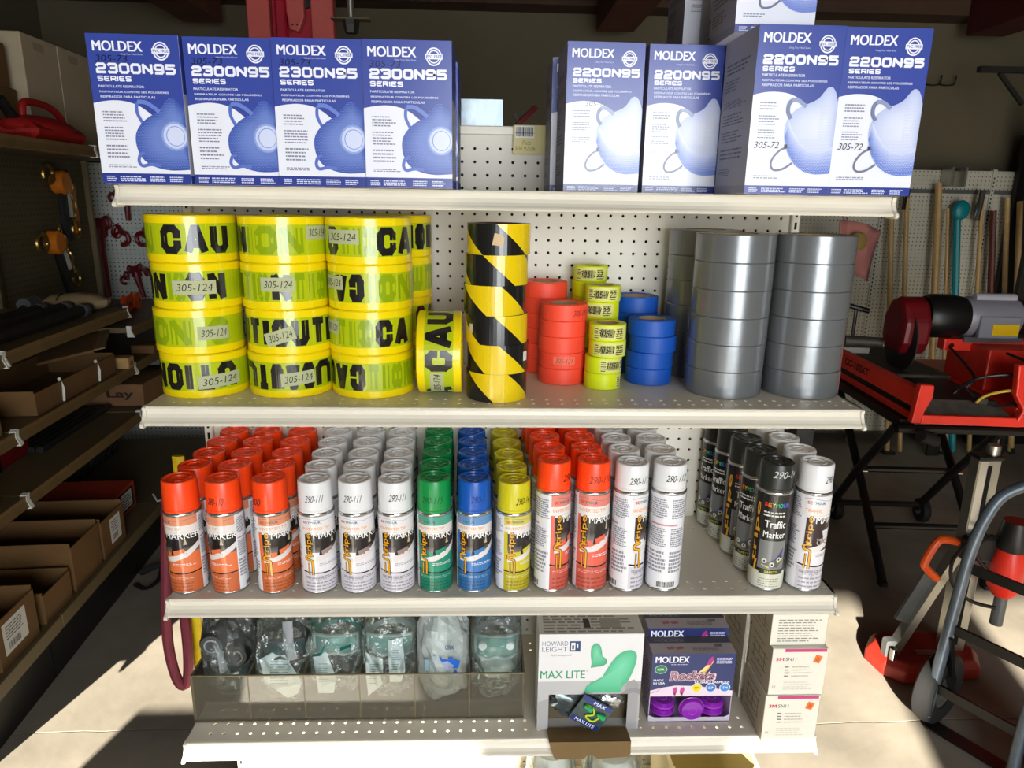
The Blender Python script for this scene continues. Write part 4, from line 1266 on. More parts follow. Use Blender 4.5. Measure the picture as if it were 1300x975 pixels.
def insert(t, pts, y0, y1, ink=None):
    """folded paper insert: an outline in x/z leaning from y0 (bottom) to y1 (top)"""
    zs = [p[1] for p in pts]; z0, z1 = min(zs), max(zs); n = len(pts)
    q = MB()
    v = [(x, y0 + (y1 - y0) * (z - z0) / (z1 - z0), z) for x, z in pts]
    v += [(x, y + .0008, z) for x, y, z in v]
    q.add(v, [tuple(range(n)), tuple(range(2 * n - 1, n - 1, -1))] + [(i, i + n, (i + 1) % n + n, (i + 1) % n) for i in range(n)])
    o = q.build('paper_insert', M_paper, t)
    P = Print(); x0 = min(p[0] for p in pts); x1 = max(p[0] for p in pts)
    P.dash(x0 + (x1 - x0) * .25, (z1 - z0) * .3, x0 + (x1 - x0) * .72, (z1 - z0) * .8, 9, (120, 140, 150), 2, int(abs(x0) * 9999), .4)
    L = math.hypot(y1 - y0, z1 - z0)
    P.flat('insert_text', (0, y0 - .0006, z0), (1, 0, 0), (0, (y1 - y0) / L, (z1 - z0) / L), o, M_matte)
CW = (2 * w2 - .003) / 6
cx = [TX0 + CW * (k + .5) + .0015 for k in range(6)]
def bag(name, label, k, y, z, rx, ry, rz, seed, fm=None, tilt=0):
    t = thing(name, label, 'bag', (cx[k], y, D4 + z), 0, 'bagged safety gear in the clear bin')
    film(rx, ry, rz, seed).build('bag_film', fm or M_film, t)
    return t
t = bag('bagged_respirator', 'bagged black half mask respirator in the leftmost compartment of the clear bin', 0, .150, .118, .051, .062, .095, 1)
q = MB(); q.ball((0, .0, .006), .042, .036, .062, disp=.15, seed=2, sc=2); q.build('face_piece', M_black, t)
for sx in (-1, 1):
    q = MB(); q.lathe([(.0001, -.050), (.022, -.050), (.026, -.044), (.027, -.020), (.020, -.012), (.0001, -.012)], 24, True, (sx * .022, 0, .018 - .012 * sx), 'Y'); c = q.build('filter_cartridge', M_dgrey if sx < 0 else M_black, t)
    q = MB(); q.lathe([(.012, -.0515), (.015, -.0515), (.015, -.0495), (.012, -.0495)], 20, True, (sx * .022, 0, .018 - .012 * sx), 'Y', closed=True); q.build('cartridge_ring', M_chrome if sx > 0 else M_strap, c)
q = MB(); q.tube([(-.04, .02, .04), (-.02, -.040, .055), (-.006, -.050, .02), (-.004, -.047, -.030)], .008, 8, flat=.25); q.build('strap', M_strap, t)
q = MB(); q.ball((0, -.012, -.060), .046, .040, .030, disp=.3, seed=3, sc=3); q.build('dark_green_pouch', M_dteal, t)
t = bag('bagged_goggles', 'bagged dark goggles with a slanting white paper in the second compartment of the bin', 1, .140, .110, .051, .060, .096, 4)
goggles(t, .084, .046, M_dteal, M_dgrey, M_dgrey, .022, -.004)
insert(t, [(-.040, .004), (.0, .026), (.044, -.040), (.036, -.062), (.016, -.070), (-.030, -.040)], -.056, -.030)
q = MB(); q.tube([(.018, -.030, .086), (.022, -.046, .050), (.028, -.048, .012)], .010, 8, flat=.2); q.build('strap', M_strap, t)
t = bag('bagged_goggles', 'bagged clear goggles with a teal stripe and a narrow paper in the third compartment', 2, .140, .120, .051, .060, .088, 7)
goggles(t, .086, .046, M_lens, M_lens2, M_teal, .020, .0)
insert(t, [(-.042, .000), (-.016, .008), (.004, -.040), (.0, -.068), (-.030, -.068)], -.058, -.034)
q = MB(); q.tube([(-.040, -.046, .010), (-.022, -.054, .018), (-.012, -.052, .040)], .006, 8, flat=.3); q.build('teal_strap', M_teal, t); q = MB(); q.tube([(.016, -.050, .026), (.036, -.050, .034)], .006, 8, flat=.3); q.build('teal_strap', M_teal, t)
t = bag('bagged_goggles', 'bagged pale goggles with two white papers in the fourth compartment of the bin', 3, .140, .118, .051, .060, .094, 11)
goggles(t, .088, .050, M_lens, M_lens2, M_lens2, .018, .002)
insert(t, [(-.046, .010), (-.012, -.002), (-.010, -.050), (-.040, -.074), (-.044, -.040)], -.058, -.036)
insert(t, [(-.002, .034), (.028, .040), (.034, -.020), (.026, -.040), (.004, -.040)], -.060, -.030)
q = MB(); q.tube([(-.012, -.046, -.030), (-.006, -.054, -.052), (.008, -.052, -.044)], .006, 8, flat=.4); q.build('teal_clip', M_dteal, t)
t = bag('plastic_bag', 'milky white shopping bag with a small blue cart mark in the fifth compartment', 4, .140, .113, .051, .058, .096, 15, M_film2)
q = MB(); q.ball((0, .004, -.004), .042, .044, .086, disp=.12, seed=9, sc=2); bb = q.build('white_bundle', mat('white_film_bundle', (196, 206, 202), .35, var=.1), t)
P = Print()
blue = (16, 92, 190)
P.poly([(.000, .010), (.008, -.010), (.032, -.010), (.036, .008)], blue, 2); P.poly([(-.006, .016), (-.002, .016), (.010, -.016), (.006, -.016)], blue, 2)
P.ell(.010, -.018, .004, .004, blue, 2); P.ell(.026, -.019, .004, .004, blue, 2); P.rect(.012, .010, .022, .015, blue, 2)
P.text('GBX', .006, .032, .018, .010, (40, 60, 90), 2, .02); P.rect(-.034, -.016, -.026, .010, (120, 160, 176), 2); P.rect(-.018, -.018, -.012, .018, (150, 170, 180), 2)
P.flat('cart_print', (0, -.0585, .004), (1, 0, 0), (0, 0, 1), t, M_matte)
t = bag('bagged_goggles', 'bagged clear goggles with round white vents in the rightmost compartment', 5, .145, .110, .050, .062, .096, 19)
goggles(t, .084, .056, M_lens, M_lens2, M_strap, .020, -.004, vents=True)
q = MB(); q.ball((.002, .006, -.034), .042, .036, .034, disp=.3, seed=13, sc=3); q.build('folded_film', M_lens2, t)
# a second, looser row of bags behind
for k, (lab, lens) in enumerate((('black strapped bagged goggles behind the leftmost two compartments', M_dgrey), ('loose bagged goggles heaped behind the third and fourth compartments', M_lens), ('pale bagged goggles behind the right compartments', M_lens2))):
    kk = (0, 2, 4)[k]
    t = bag('bagged_goggles', lab, kk, .270, .120, .050, .048, .100, 23 + k)
    goggles(t, .085, .050, lens, lens, lens, .03, .0)

# ---- the ear plug carton with a torn-open dispenser flap
bx_, by_, bw_, bh_, bd_ = .163, .034, .200, .214, .072
M_cardgrey = mat('white_printed_card', (214, 212, 208), .5)
t = thing('earplug_carton', 'white and grey ear plug carton picturing green plugs, its flap torn open', 'box', (bx_, by_, D4))
ox0, ox1, oz0, oz1 = -.0785, .076, .0015, .081
q = MB(); q.box(-bw_ / 2, bw_ / 2, .0012, bd_, 0, bh_)
M_open = mat('carton_inside', (92, 80, 58), .8)
q = MB()
hw = bw_ / 2
q.box(-hw, ox0, 0, .0012, 0, bh_); q.box(ox1, hw, 0, .0012, 0, bh_); q.box(ox0, ox1, 0, .0012, oz1, bh_)
q.box(-hw, -hw + .0012, .0012, bd_, 0, bh_); q.box(hw - .0012, hw, .0012, bd_, 0, bh_); q.box(-hw + .0012, hw - .0012, bd_ - .0012, bd_, 0, bh_)
q.box(-hw + .0012, hw - .0012, .0012, bd_ - .0012, bh_ - .0012, bh_); q.box(-hw + .0012, hw - .0012, .0012, bd_ - .0012, 0, .0012)
q.build('carton', M_cardgrey, t)
q = MB(); q.box(-hw + .0014, hw - .0014, .030, bd_ - .0014, .0014, bh_ - .0014); q.build('inner_card', M_open, t)
P = Print(); U = lambda u: (u - .5) * bw_; V = lambda v: (1 - v) * bh_
P.rect(-hw, V(.485), hw, bh_, (222, 221, 222), 1); P.rect(-hw, 0, hw, V(.485), (164, 164, 166), 1)
P.poly([(U(.0), V(.70)), (U(.25), V(.62)), (U(.40), V(.66)), (U(.5), V(.56)), (U(.5), V(.485)), (U(0), V(.485))], (184, 184, 186), 2)
navy, gr = (34, 66, 112), (44, 150, 108)
P.text('HOWARD', U(.03), V(.115), U(.275) - U(.03), .0095, navy, 3, -.01); P.text('LEIGHT', U(.03), V(.175), U(.27) - U(.03), .0100, navy, 3, -.01)
P.rect(U(.29), V(.175), U(.395), V(.07), navy, 3); P.rect(U(.305), V(.160), U(.345), V(.085), (222, 221, 222), 4); P.rect(U(.315), V(.150), U(.333), V(.11), navy, 5); P.rect(U(.36), V(.14), U(.372), V(.10), (222, 221, 222), 4)
P.text('by Honeywell', U(.12), V(.225), .19 * bw_, .005, (120, 122, 130), 3)
P.text('MAX LITE', U(.02), V(.452), .43 * bw_, .0172, gr, 3, .02); P.text('TM', U(.46), V(.385), .02 * bw_, .003, gr, 3)
big = [(.45, .605), (.47, .535), (.52, .50), (.60, .465), (.66, .36), (.73, .245), (.80, .185), (.88, .165), (.935, .20), (.94, .28), (.91, .39), (.87, .485), (.82, .54), (.80, .605)]
P.poly([(U(a), V(b)) for a, b in smooth_pts(big, 3)][::-1], (64, 172, 128), 4, (110, 206, 166), (U(.80), V(.33)))
sm_ = [(.50, .345), (.508, .29), (.497, .22), (.50, .135), (.535, .095), (.575, .105), (.60, .165), (.61, .225), (.645, .25), (.658, .29), (.62, .325), (.56, .335)]
P.poly([(U(a), V(b)) for a, b in smooth_pts(sm_, 3)], (58, 160, 120), 4, (110, 204, 164), (U(.55), V(.18)))
P.ring(U(.93), V(.72), .030, .034, .010, (136, 136, 140), 3, a0=.2, a1=PI * 1.3)
P.rect(U(.86), 0, U(.98), V(.60), (150, 150, 153), 2)
P.poly([(U(.84), V(.60)), (U(.86), V(.50)), (U(.93), V(.47)), (U(.98), V(.52)), (U(.98), V(.60))], (150, 150, 153), 2)
P.clip(-hw, hw, 0, bh_)
# keep the print off the dispenser opening
keep = []
for pts, cols, L in P.p:
    for ax0, ax1, az0, az1 in ((-1, ox0, -1, 1), (ox1, 1, -1, 1), (ox0, ox1, oz1, 1)):
        a, b = pts, cols
        for ax, lim, sg in ((0, ax0, 1), (0, ax1, -1), (1, az0, 1), (1, az1, -1)):
            if len(a) >= 3: a, b = _clip(a, b, ax, lim, sg)
        if len(a) >= 3: keep.append((a, b, L))
P.p = keep
P.flat('front_print', (0, -.0001, 0), (1, 0, 0), (0, 0, 1), t, M_print)
S = Print(); S.dash(-.09, .006, .09, bd_ - .006, 6, (150, 146, 140), 1, 4, .5); S.rect(-.012, .02, .0, .05, (70, 66, 62), 2); S.rect(.02, .02, .06, .05, (170, 164, 156), 2)
S.flat('top_print', (0, 0, bh_ + .0001), (1, 0, 0), (0, 1, 0), t, M_matte)
q = MB()
fl = [(-.0800, .004), (-.070, -.026), (-.064, -.0310), (-.012, -.0305), (-.004, -.0220), (.006, -.0225), (.014, -.0305), (.074, -.0270), (.0785, -.021), (.0765, .004)]
n = len(fl)
ly = lambda z: -.0045 - (.032 if z < 0 else .0) - max(0, -z) * .06
v = [(x, ly(z) if z < 0 else -.002, z + .0) for x, z in fl]
# the flap bends over the edge of the price rail
q.add([(-.080, -.0008, .003), (.0765, -.0008, .003), (.0785, -.0385, .005), (-.0795, -.0385, .005)] + [(-.080, -.0008, .0042), (.0765, -.0008, .0042), (.0785, -.0385, .0062), (-.0795, -.0385, .0062)],
      [(0, 1, 2, 3), (7, 6, 5, 4), (0, 4, 5, 1), (1, 5, 6, 2), (3, 7, 4, 0)])
lo = [(x, -.0385 - .10 * (.005 - z), z) for x, z in ([(-.0795, .0055)] + fl[1:9] + [(.0785, .0055)])]
q.add(lo + [(x, y - .0012, z) for x, y, z in lo], [tuple(range(len(lo))), tuple(range(2 * len(lo) - 1, len(lo) - 1, -1))] + [(i, i + len(lo), (i + 1) % len(lo) + len(lo), (i + 1) % len(lo)) for i in range(len(lo))])
q.build('torn_flap', M_kraft, t)
# packets inside the opening
p = thing('earplug_packet', 'crumpled silver and dark packet of ear plugs inside the torn carton', 'packet', (bx_ - .02, by_ + .018, D4 + .002))
q = MB(); q.ball((0, -.004, .050), .050, .012, .030, 22, 14, .5, 5, 3); q.build('silver_film', mat('crinkled_silver_film', (110, 122, 124), .2, .6, var=.5, scale=30), p)
q = MB(); q.ball((.060, -.006, .055), .028, .010, .022, 18, 12, .5, 8, 4); q.build('clear_film', mat('shiny_foil', (190, 196, 200), .15, .8, bump=.6, bscale=60), p)
p = thing('earplug_packet', 'small blue packet with yellow green corded ear plugs hanging out of the torn carton', 'packet', (bx_ + .004, by_ - .008, D4 + .044), rot=(0, .55, 0))
q = MB(); q.box(-.034, .034, -.0015, .0015, -.030, .030); q.build('packet_film', mat('dark_packet_film', (66, 84, 84), .2, var=.4, scale=40), p)
P = Print(); P.rect(-.032, -.029, .032, -.018, (28, 44, 110), 1); P.text('MAX LITE', -.022, -.027, .044, .007, (220, 226, 236), 2, .02); P.rect(-.032, .019, .032, .029, (28, 50, 130), 1); P.text('MAX', -.008, .0205, .026, .007, (220, 226, 236), 2, .02)
P.flat('packet_print', (0, -.0018, 0), (1, 0, 0), (0, 0, 1), p, M_print)
q = MB(); q.tube(smooth_pts([(-.020, -.003, .012), (-.006, -.004, .014), (.004, -.004, .002), (-.008, -.004, -.008), (.010, -.004, -.012), (.018, -.004, .004)], 5), .0018, 8); q.build('cord', mat('lime_cord', (190, 214, 30), .5), p)
for x, z in ((.016, .006), (-.016, .010)):
    q = MB(); q.lathe([(.0001, -.008), (.0035, -.007), (.0045, 0), (.006, .006), (.006, .010), (.0001, .011)], 14, True, (x, -.005, z), 'X'); q.build('ear_plug', mat('green_foam', (40, 160, 90), .7), p)

# ---- the purple ear plug carton
def rocket_box(label, loc, front):
    w, h, d = .165, .156, .055
    t = thing('earplug_carton', label, 'box', loc)
    hw = w / 2
    q = MB()
    q.box(-hw, hw, 0, .0012, .060, h); q.box(-hw, -hw + .0012, .0012, d, 0, h); q.box(hw - .0012, hw, .0012, d, 0, h); q.box(-hw + .0012, hw - .0012, d - .0012, d, 0, h)
    q.box(-hw + .0012, hw - .0012, .0012, d - .0012, h - .0012, h); q.box(-hw + .0012, hw - .0012, 0, d - .0012, 0, .0012)
    lip = [(-hw, 0), (hw, 0), (hw, .016), (hw - .012, .010), (-hw + .012, .010), (-hw, .016)]
    q.prism(lip, 0, .0012, 'Y')
    q.build('carton', mat('lilac_card', (196, 186, 204), .5), t)
    P = Print(); V = lambda v: .060 + (h - .060) * (1 - v); U = lambda u: (u - .5) * w
    nv = (42, 52, 104)
    P.rect(-hw, .060, hw, h, nv, 1)
    P.poly([(U(0), V(1)), (U(0), V(.86)), (U(.12), V(.80)), (U(.30), V(.745)), (U(.55), V(.76)), (U(.8), V(.83)), (U(1), V(.88)), (U(1), V(1))], (222, 206, 222), 2)
    P.stroke([(U(0), V(.93)), (U(.08), V(.88)), (U(.13), V(.80))], .0012, (200, 120, 170), 3)
    wht = (232, 232, 240)
    P.text('MOLDEX', U(.04), V(.205), .40 * w, .0140, wht, 3, .05)
    P.dash(U(.23), V(.255), U(.44), V(.225), 1, (190, 190, 220), 3)
    P.ell(U(.11), V(.36), .0125, .0098, (170, 206, 180), 3); P.ell(U(.11), V(.36), .0112, .0086, (40, 120, 80), 4); P.text('NRR', U(.07), V(.385), .08 * w, .005, (220, 236, 226), 5)
    # the italic product name with its pale outline and a rocket trail
    P.poly([(U(.62), V(.48)), (U(.60), V(.40)), (U(.70), V(.14)), (U(.74), V(.17)), (U(.66), V(.42))], (236, 170, 60), 3)
    P.poly([(U(.55), V(.46)), (U(.66), V(.26)), (U(.70), V(.16)), (U(.73), V(.20)), (U(.64), V(.40))], (240, 214, 150), 4)
    P.poly([(U(.655), V(.26)), (U(.675), V(.12)), (U(.715), V(.055)), (U(.735), V(.10)), (U(.72), V(.20)), (U(.70), V(.27))], (170, 50, 130), 5)
    P.text('Rockets', U(.215), V(.64), .56 * w, .0235, (226, 200, 214), 6, .10, .12)
    P.text('Rockets', U(.225), V(.625), .53 * w, .0210, (60, 34, 52), 7, .045, .12)
    P.text('Rockets', U(.230), V(.620), .525 * w, .0200, (178, 134, 150), 8, .0, .12)
    P.text('REUSABLE EARPLUGS', U(.53), V(.70), .42 * w, .0050, wht, 3, .02)
    P.text('MADE', U(.03), V(.64), .12 * w, .0046, wht, 3, .02); P.text('IN USA', U(.03), V(.71), .14 * w, .0046, wht, 3, .02)
    P.dash(U(.77), V(.23), U(.98), V(.08), 4, (190, 190, 220), 3, 5, .5)
    for x, c in ((.56, (232, 206, 40)), (.73, (64, 120, 200)), (.90, (60, 140, 210))):
        P.ell(U(x), V(.80), .0108, .0104, c, 4); P.ring(U(x), V(.80), .0108, .0104, .0012, (230, 230, 240), 5)
        P.text('27' if x == .73 else 'TM', U(x) - .005, V(.83), .010, .005, wht if x > .6 else (120, 100, 20), 6, .02)
    for x in (.30, .385):
        P.poly([(U(x - .03), V(.90)), (U(x - .02), V(.80)), (U(x + .012), V(.78)), (U(x + .03), V(.84)), (U(x + .01), V(.97)), (U(x - .015), V(.97))], (190, 60, 140), 4)
        P.rect(U(x - .008), V(.98), U(x + .008), V(.90), (96, 60, 50), 5)
    P.flat('front_print', (0, -.0001, 0), (1, 0, 0), (0, 0, 1), t, M_print)
    T = Print(); T.rect(-hw, 0, hw, d, (178, 170, 176), 1); T.rect(-hw, d * .62, hw, d, (84, 82, 92), 2)
    for x in (-.048, -.030): T.poly([(x, .012), (x + .014, .016), (x + .010, .024), (x - .004, .020)], (170, 110, 120), 3)
    T.dash(.0, .010, .06, .022, 3, (120, 112, 118), 3, 5); T.bars(.045, .020, .062, .030, (40, 40, 40), 3, 4, (178, 170, 176)); T.text('MOLDEX', -.07, d * .70, .060, .008, (130, 130, 138), 3, .03)
    T.flat('top_print', (0, 0, h + .0001), (1, 0, 0), (0, 1, 0), t, M_matte)
    S = Print(); S.rect(0, 0, d, h, (150, 140, 160), 1); S.dash(.006, .02, d - .006, h - .03, 12, (80, 72, 96), 2, 8, .5)
    S.flat('side_print', (-hw - .0001, d, 0), (0, -1, 0), (0, 0, 1), t, M_matte)
    return t
rb = rocket_box('purple and navy ear plug carton with clear purple cases in its open front', (.3695, .052, D4), True)
rocket_box('dark topped ear plug carton standing behind the open purple one', (.3720, .1080, D4 + .020), False)
q = MB(); q.box(.300, .445,   .1085, .152, D4, D4 + .0196); tag(q.build('cardboard_riser', M_kraft, bevel=.001), 'flat cardboard piece lifting the rear ear plug carton', 'cardboard')
M_purple = mat('purple_clear_case', (134, 30, 168), .18, coat=.4)
M_purple2 = mat('purple_rim', (170, 70, 196), .2)
def case(label, loc, r, h, rot):
    t = thing('earplug_case', label, 'case', loc, rot=rot, group='round purple ear plug cases')
    q = MB(); q.lathe([(.0001, 0), (r * .8, 0), (r, .004), (r, h - .005), (r * .86, h - .0005), (r * .5, h), (.0001, h)], 28); b = q.build('case', M_purple, t)
    q = MB(); q.lathe([(r + .0002, h * .42), (r + .0012, h * .45), (r + .0012, h * .55), (r + .0002, h * .58)], 28, closed=True); q.build('rim', M_purple2, t)
    q = MB(); q.lathe([(r * .30, h - .0004), (r * .36, h + .0006), (r * .42, h - .0004)], 24, closed=True); q.build('lid_ring', M_purple2, b)
for lab, x, y, z, rt in (('purple ear plug case facing out in the middle of the open carton', .3745, .0665, .0262, (PI / 2, 0, 0)),
                         ('purple ear plug case lying at the left of the open carton', .3215, .0805, .0016, (0, 0, 0)),
                         ('purple ear plug case lying at the right of the open carton', .4215, .0805, .0016, (0, 0, 0)),
                         ('purple ear plug case stacked at the upper right of the open carton', .4215, .0805, .0186, (0, 0, 0)),
                         ('purple ear plug case stacked at the upper left of the open carton', .3215, .0805, .0186, (0, 0, 0))):
    case(lab, (x, y, D4 + z), .0245 if abs(x - .3745) < .001 else .0235, .0165, rt)

# ---- white respirator filter cartons at the right end
M_cream_card = mat('cream_card', (226, 222, 208), .5, var=.04)
def filter_carton(label, loc, w, h, d, kind, seed, rz=0):
    t = thing('filter_carton', label, 'box', loc, rz, 'white filter cartons at the right end of the lowest shelf')
    q = MB(); q.box(-w / 2, w / 2, 0, d, 0, h, .001); q.build('carton', M_cream_card, t)
    P = Print()
    if kind == 'face':
        P.rect(-w / 2 + w * .22, h * .93, w / 2 - .003, h - .0005, (196, 70, 120), 1)
        P.text('3M', -w / 2 + .008, h * .74, .0145, .0070, (206, 44, 60), 2, .05); P.text('5N11', -w / 2 + .026, h * .74, .020, .0072, (70, 70, 70), 2, 0)
        P.poly([(w * .24, h * .72), (w * .36, h * .68), (w * .41, h * .83), (w * .29, h * .87)], (226, 122, 60), 2); P.poly([(w * .28, h * .74), (w * .34, h * .72), (w * .37, h * .80), (w * .31, h * .83)], (204, 90, 44), 3)
        for i in range(4): P.dash(-w * .25, h * (.60 - i * .065), -w * .16, h * (.625 - i * .065), 1, (70, 66, 62), 2, seed + i, .8); P.dash(-w * .12, h * (.60 - i * .065), w * .26, h * (.625 - i * .065), 1, (170, 164, 150), 2, seed + i, .7)
        P.dash(-w * .24, h * .12, w * .30, h * .32, 4, (200, 194, 180), 2, seed, .3); P.text('10', -w * .44, h * .16, .006, .005, (140, 136, 128), 2)
    else:
        P.dash(-w * .38, h * .12, w * .40, h * .88, 9, (128, 124, 116), 1, seed, .34)
    P.flat('front_print', (0, -.0001, 0), (1, 0, 0), (0, 0, 1), t, M_matte)
    S = Print(); S.rect(0, 0, d, h, (176, 166, 144), 1)
    rnd = random.Random(seed)
    for i in range(5): S.rect(d * .12, h * (.14 + .17 * i), d * rnd.uniform(.6, .9), h * (.155 + .17 * i) + .0006, (104, 96, 80), 2)
    for i in range(3): S.rect(d * (.2 + .25 * i), h * .3, d * (.22 + .25 * i), h * .7, (90, 82, 68), 3)
    S.flat('side_print', (-w / 2 - .0001, d, 0), (0, -1, 0), (0, 0, 1), t, M_matte)
    return t
rows3 = (('bottom', .0, 'face', -.006), ('middle', .1015, 'face', -.004), ('top', .203, 'text', .006))
for nm3, z, kind, yo in rows3:
    filter_carton('white filter carton with %s, %s of the front stack' % ('a pink edge and orange sticker' if kind == 'face' else 'a block of printed lines', nm3), (.5485 + (.0035 if nm3 == 'middle' else 0), .004 + yo, D4 + z), .106, .1008 if kind == 'face' else .066, .104, kind, int(z * 100) + 3)
for nm3, z, kind, yo in rows3:
    filter_carton('white filter carton, %s of the stack behind the front filter stack' % nm3, (.5465, .124 + yo * .5, D4 + z), .106, .1008 if kind == 'face' else .066, .104, kind, int(z * 100) + 13)
for nm3, z, kind, yo in rows3:
    filter_carton('white filter carton, %s of the rearmost filter stack against the back panel' % nm3, (.5450, .237, D4 + z), .106, .1008 if kind == 'face' else .066, .104, kind, int(z * 100) + 23)
q = MB(); q.box(.4925, .4945, .104, .1065, D4 + .095, D4 + .185, .0004); tag(q.build('paper_strip', mat('pale_paper', (226, 220, 196), .6)), 'pale paper strip sticking out between the filter carton stacks', 'paper')

# ---- slings hanging at the left side of the unit
M_sling_y = mat('yellow_webbing', (222, 190, 10), .6, var=.2, scale=40)
M_sling_m = mat('maroon_sleeve', (112, 32, 50), .7, var=.3, scale=30)
t = thing('lifting_sling', 'folded yellow webbing sling hanging beside the left edge of the unit', 'sling', (-.690, .335, 0), 0, None)
q = MB()
for k, (dx, z0, z1) in enumerate(((-.016, .50, 1.045), (.016, .56, 1.030))):
    q.tube([(dx, .0, z1), (dx + .002, -.004, (z0 + z1) / 2), (dx - .004, .0, z0)], .0135, 10, flat=.5)
q.build('webbing', M_sling_y, t)
q = MB(); q.tube([(-.020, 0, .51), (-.008, 0, .49), (.006, 0, .51), (.010, 0, .565)], .0125, 10, flat=.5); q.build('eye_loop', M_sling_y, t)
t = thing('round_sling', 'maroon tube sling looped down beside the bin at the left of the unit', 'sling', (-.735, .30, 0))
q = MB(); q.tube(smooth_pts([(.004, .02, .98), (-.016, 0, .72), (-.022, -.004, .60), (-.008, -.01, .515), (.010, -.006, .505), (.018, 0, .58), (.014, .012, .70), (.012, .02, .98)], 5), .0115, 10); q.build('sleeve', M_sling_m, t)
q = MB(); q.box(-.665, -.638 - .012, .30, .352, .975, 1.005); 
# hook arm that carries both slings
q = MB(); q.tube([(-.652, .372, .94), (-.70, .352, .942), (-.76, .330, .942), (-.766, .328, .96)], .003, 8)
tag(q.build('wire_hook', M_grey_steel), 'bent wire hook at the left upright carrying the yellow and maroon slings', 'hook')

# ---- things on the base deck
DB = .2055
def soft_roll(label, name, loc, rx, ry, h, mt, seed, rings=False):
    t = thing(name, label, 'bag', loc)
    q = MB(); v = []; f = []; nu, nv = 30, 16
    for j in range(nv + 1):
        s = j / nv
        for i in range(nu):
            a = 2 * PI * i / nu
            k = 1 + .12 * noise.noise(Vector((math.cos(a) * 2 + seed, math.sin(a) * 2, s * 4)))
            tap = (1 - .25 * max(0, s - .75) * 4 * .6)
            v.append((rx * math.cos(a) * k * tap, ry * math.sin(a) * k * tap, s * h))
    for j in range(nv):
        for i in range(nu):
            i2 = (i + 1) % nu; f.append((j * nu + i, j * nu + i2, (j + 1) * nu + i2, (j + 1) * nu + i))
    f.append(tuple(range(nu))[::-1]); f.append(tuple(nv * nu + i for i in range(nu)))
    q.add(v, f, False); q.build('film', M_film, t)
    q = MB(); q.lathe([(.0001, .002), (rx * .8, .002), (rx * .84, .02), (rx * .84, h - .03), (rx * .6, h - .012), (.0001, h - .010)], 24); q.build('contents', mt, t)
    if rings:
        q = MB()
        for k in range(14): q.lathe([(rx * .85, h - .04 - k * .016), (rx * .875, h - .042 - k * .016), (rx * .85, h - .046 - k * .016)], 24, closed=True)
        q.build('winding', mat('white_winding', (224, 226, 228), .4), t)
M_whitestuff = mat('white_contents', (206, 206, 204), .6, var=.15, scale=30)
soft_roll('clear plastic bag of white goods at the middle of the base deck', 'plastic_bag', (.105, .130, DB), .056, .056, .262, M_whitestuff, 3)
soft_roll('clear wrapped roll with white windings on the base deck', 'wrapped_roll', (.238, .130, DB), .066, .066, .256, M_whitestuff, 6, True)
t = thing('plastic_bin', 'cream plastic bin with a rounded rim on the base deck below the filter cartons', 'bin', (.441, .17, DB))
q = MB()
def rrect(hx, hy, r, n=5):
    pts = []
    for cx_, cy_, a0 in ((hx - r, hy - r, 0), (-hx + r, hy - r, PI / 2), (-hx + r, -hy + r, PI), (hx - r, -hy + r, 1.5 * PI)):
        for i in range(n + 1): a = a0 + PI / 2 * i / n; pts.append((cx_ + r * math.cos(a), cy_ + r * math.sin(a)))
    return pts
lv = [(.080, .10, 0), (.088, .11, .24), (.094, .116, .245), (.094, .116, .252), (.086, .108, .252), (.080, .10, .01)]
v = []; f = []
for hx, hy, z in lv: v += [(x, y, z) for x, y in rrect(hx, hy, .02)]
m = len(rrect(1, 1, .02))
for j in range(len(lv) - 1):
    for i in range(m): f.append((j * m + i, j * m + (i + 1) % m, (j + 1) * m + (i + 1) % m, (j + 1) * m + i))
f.append(tuple(range(m))[::-1]); f.append(tuple((len(lv) - 1) * m + i for i in range(m)))
q.add(v, f, True); q.build('tub', mat('cream_plastic', (226, 214, 170), .35), t)
q = MB(); q.tube([(-.060, -.118, .225), (-.060, -.126, .20), (.060, -.126, .20), (.060, -.118, .225)], .005, 8); q.build('handle', mat('cream_handle', (214, 200, 150), .35), t)

# ---- odds and ends on the far side ledge, seen over the back rail
LZ = 1.7325
q = MB(); q.box(-.098, -.006, .46, .56, LZ, LZ + .066, .002)
tag(q.build('metal_box', mat('shiny_sheet_metal', (120, 130, 136), .3, .9, bump=.25, bscale=18)), 'small shiny metal box on the ledge behind the back rail', 'box')
t = thing('clamp_tool', 'red clamp tool lying on the ledge behind the yellow tag', 'tool', (.030, .43, LZ))
q = MB(); q.bar((-.012, 0, .008), (.030, .01, .048), .016, .010); q.build('red_handle', M_darkred, t)
q = MB(); q.tube([(-.020, 0, .004), (-.002, 0, .010), (-.014, 0, .034)], .003, 8); q.build('jaw', M_grey_steel, t)
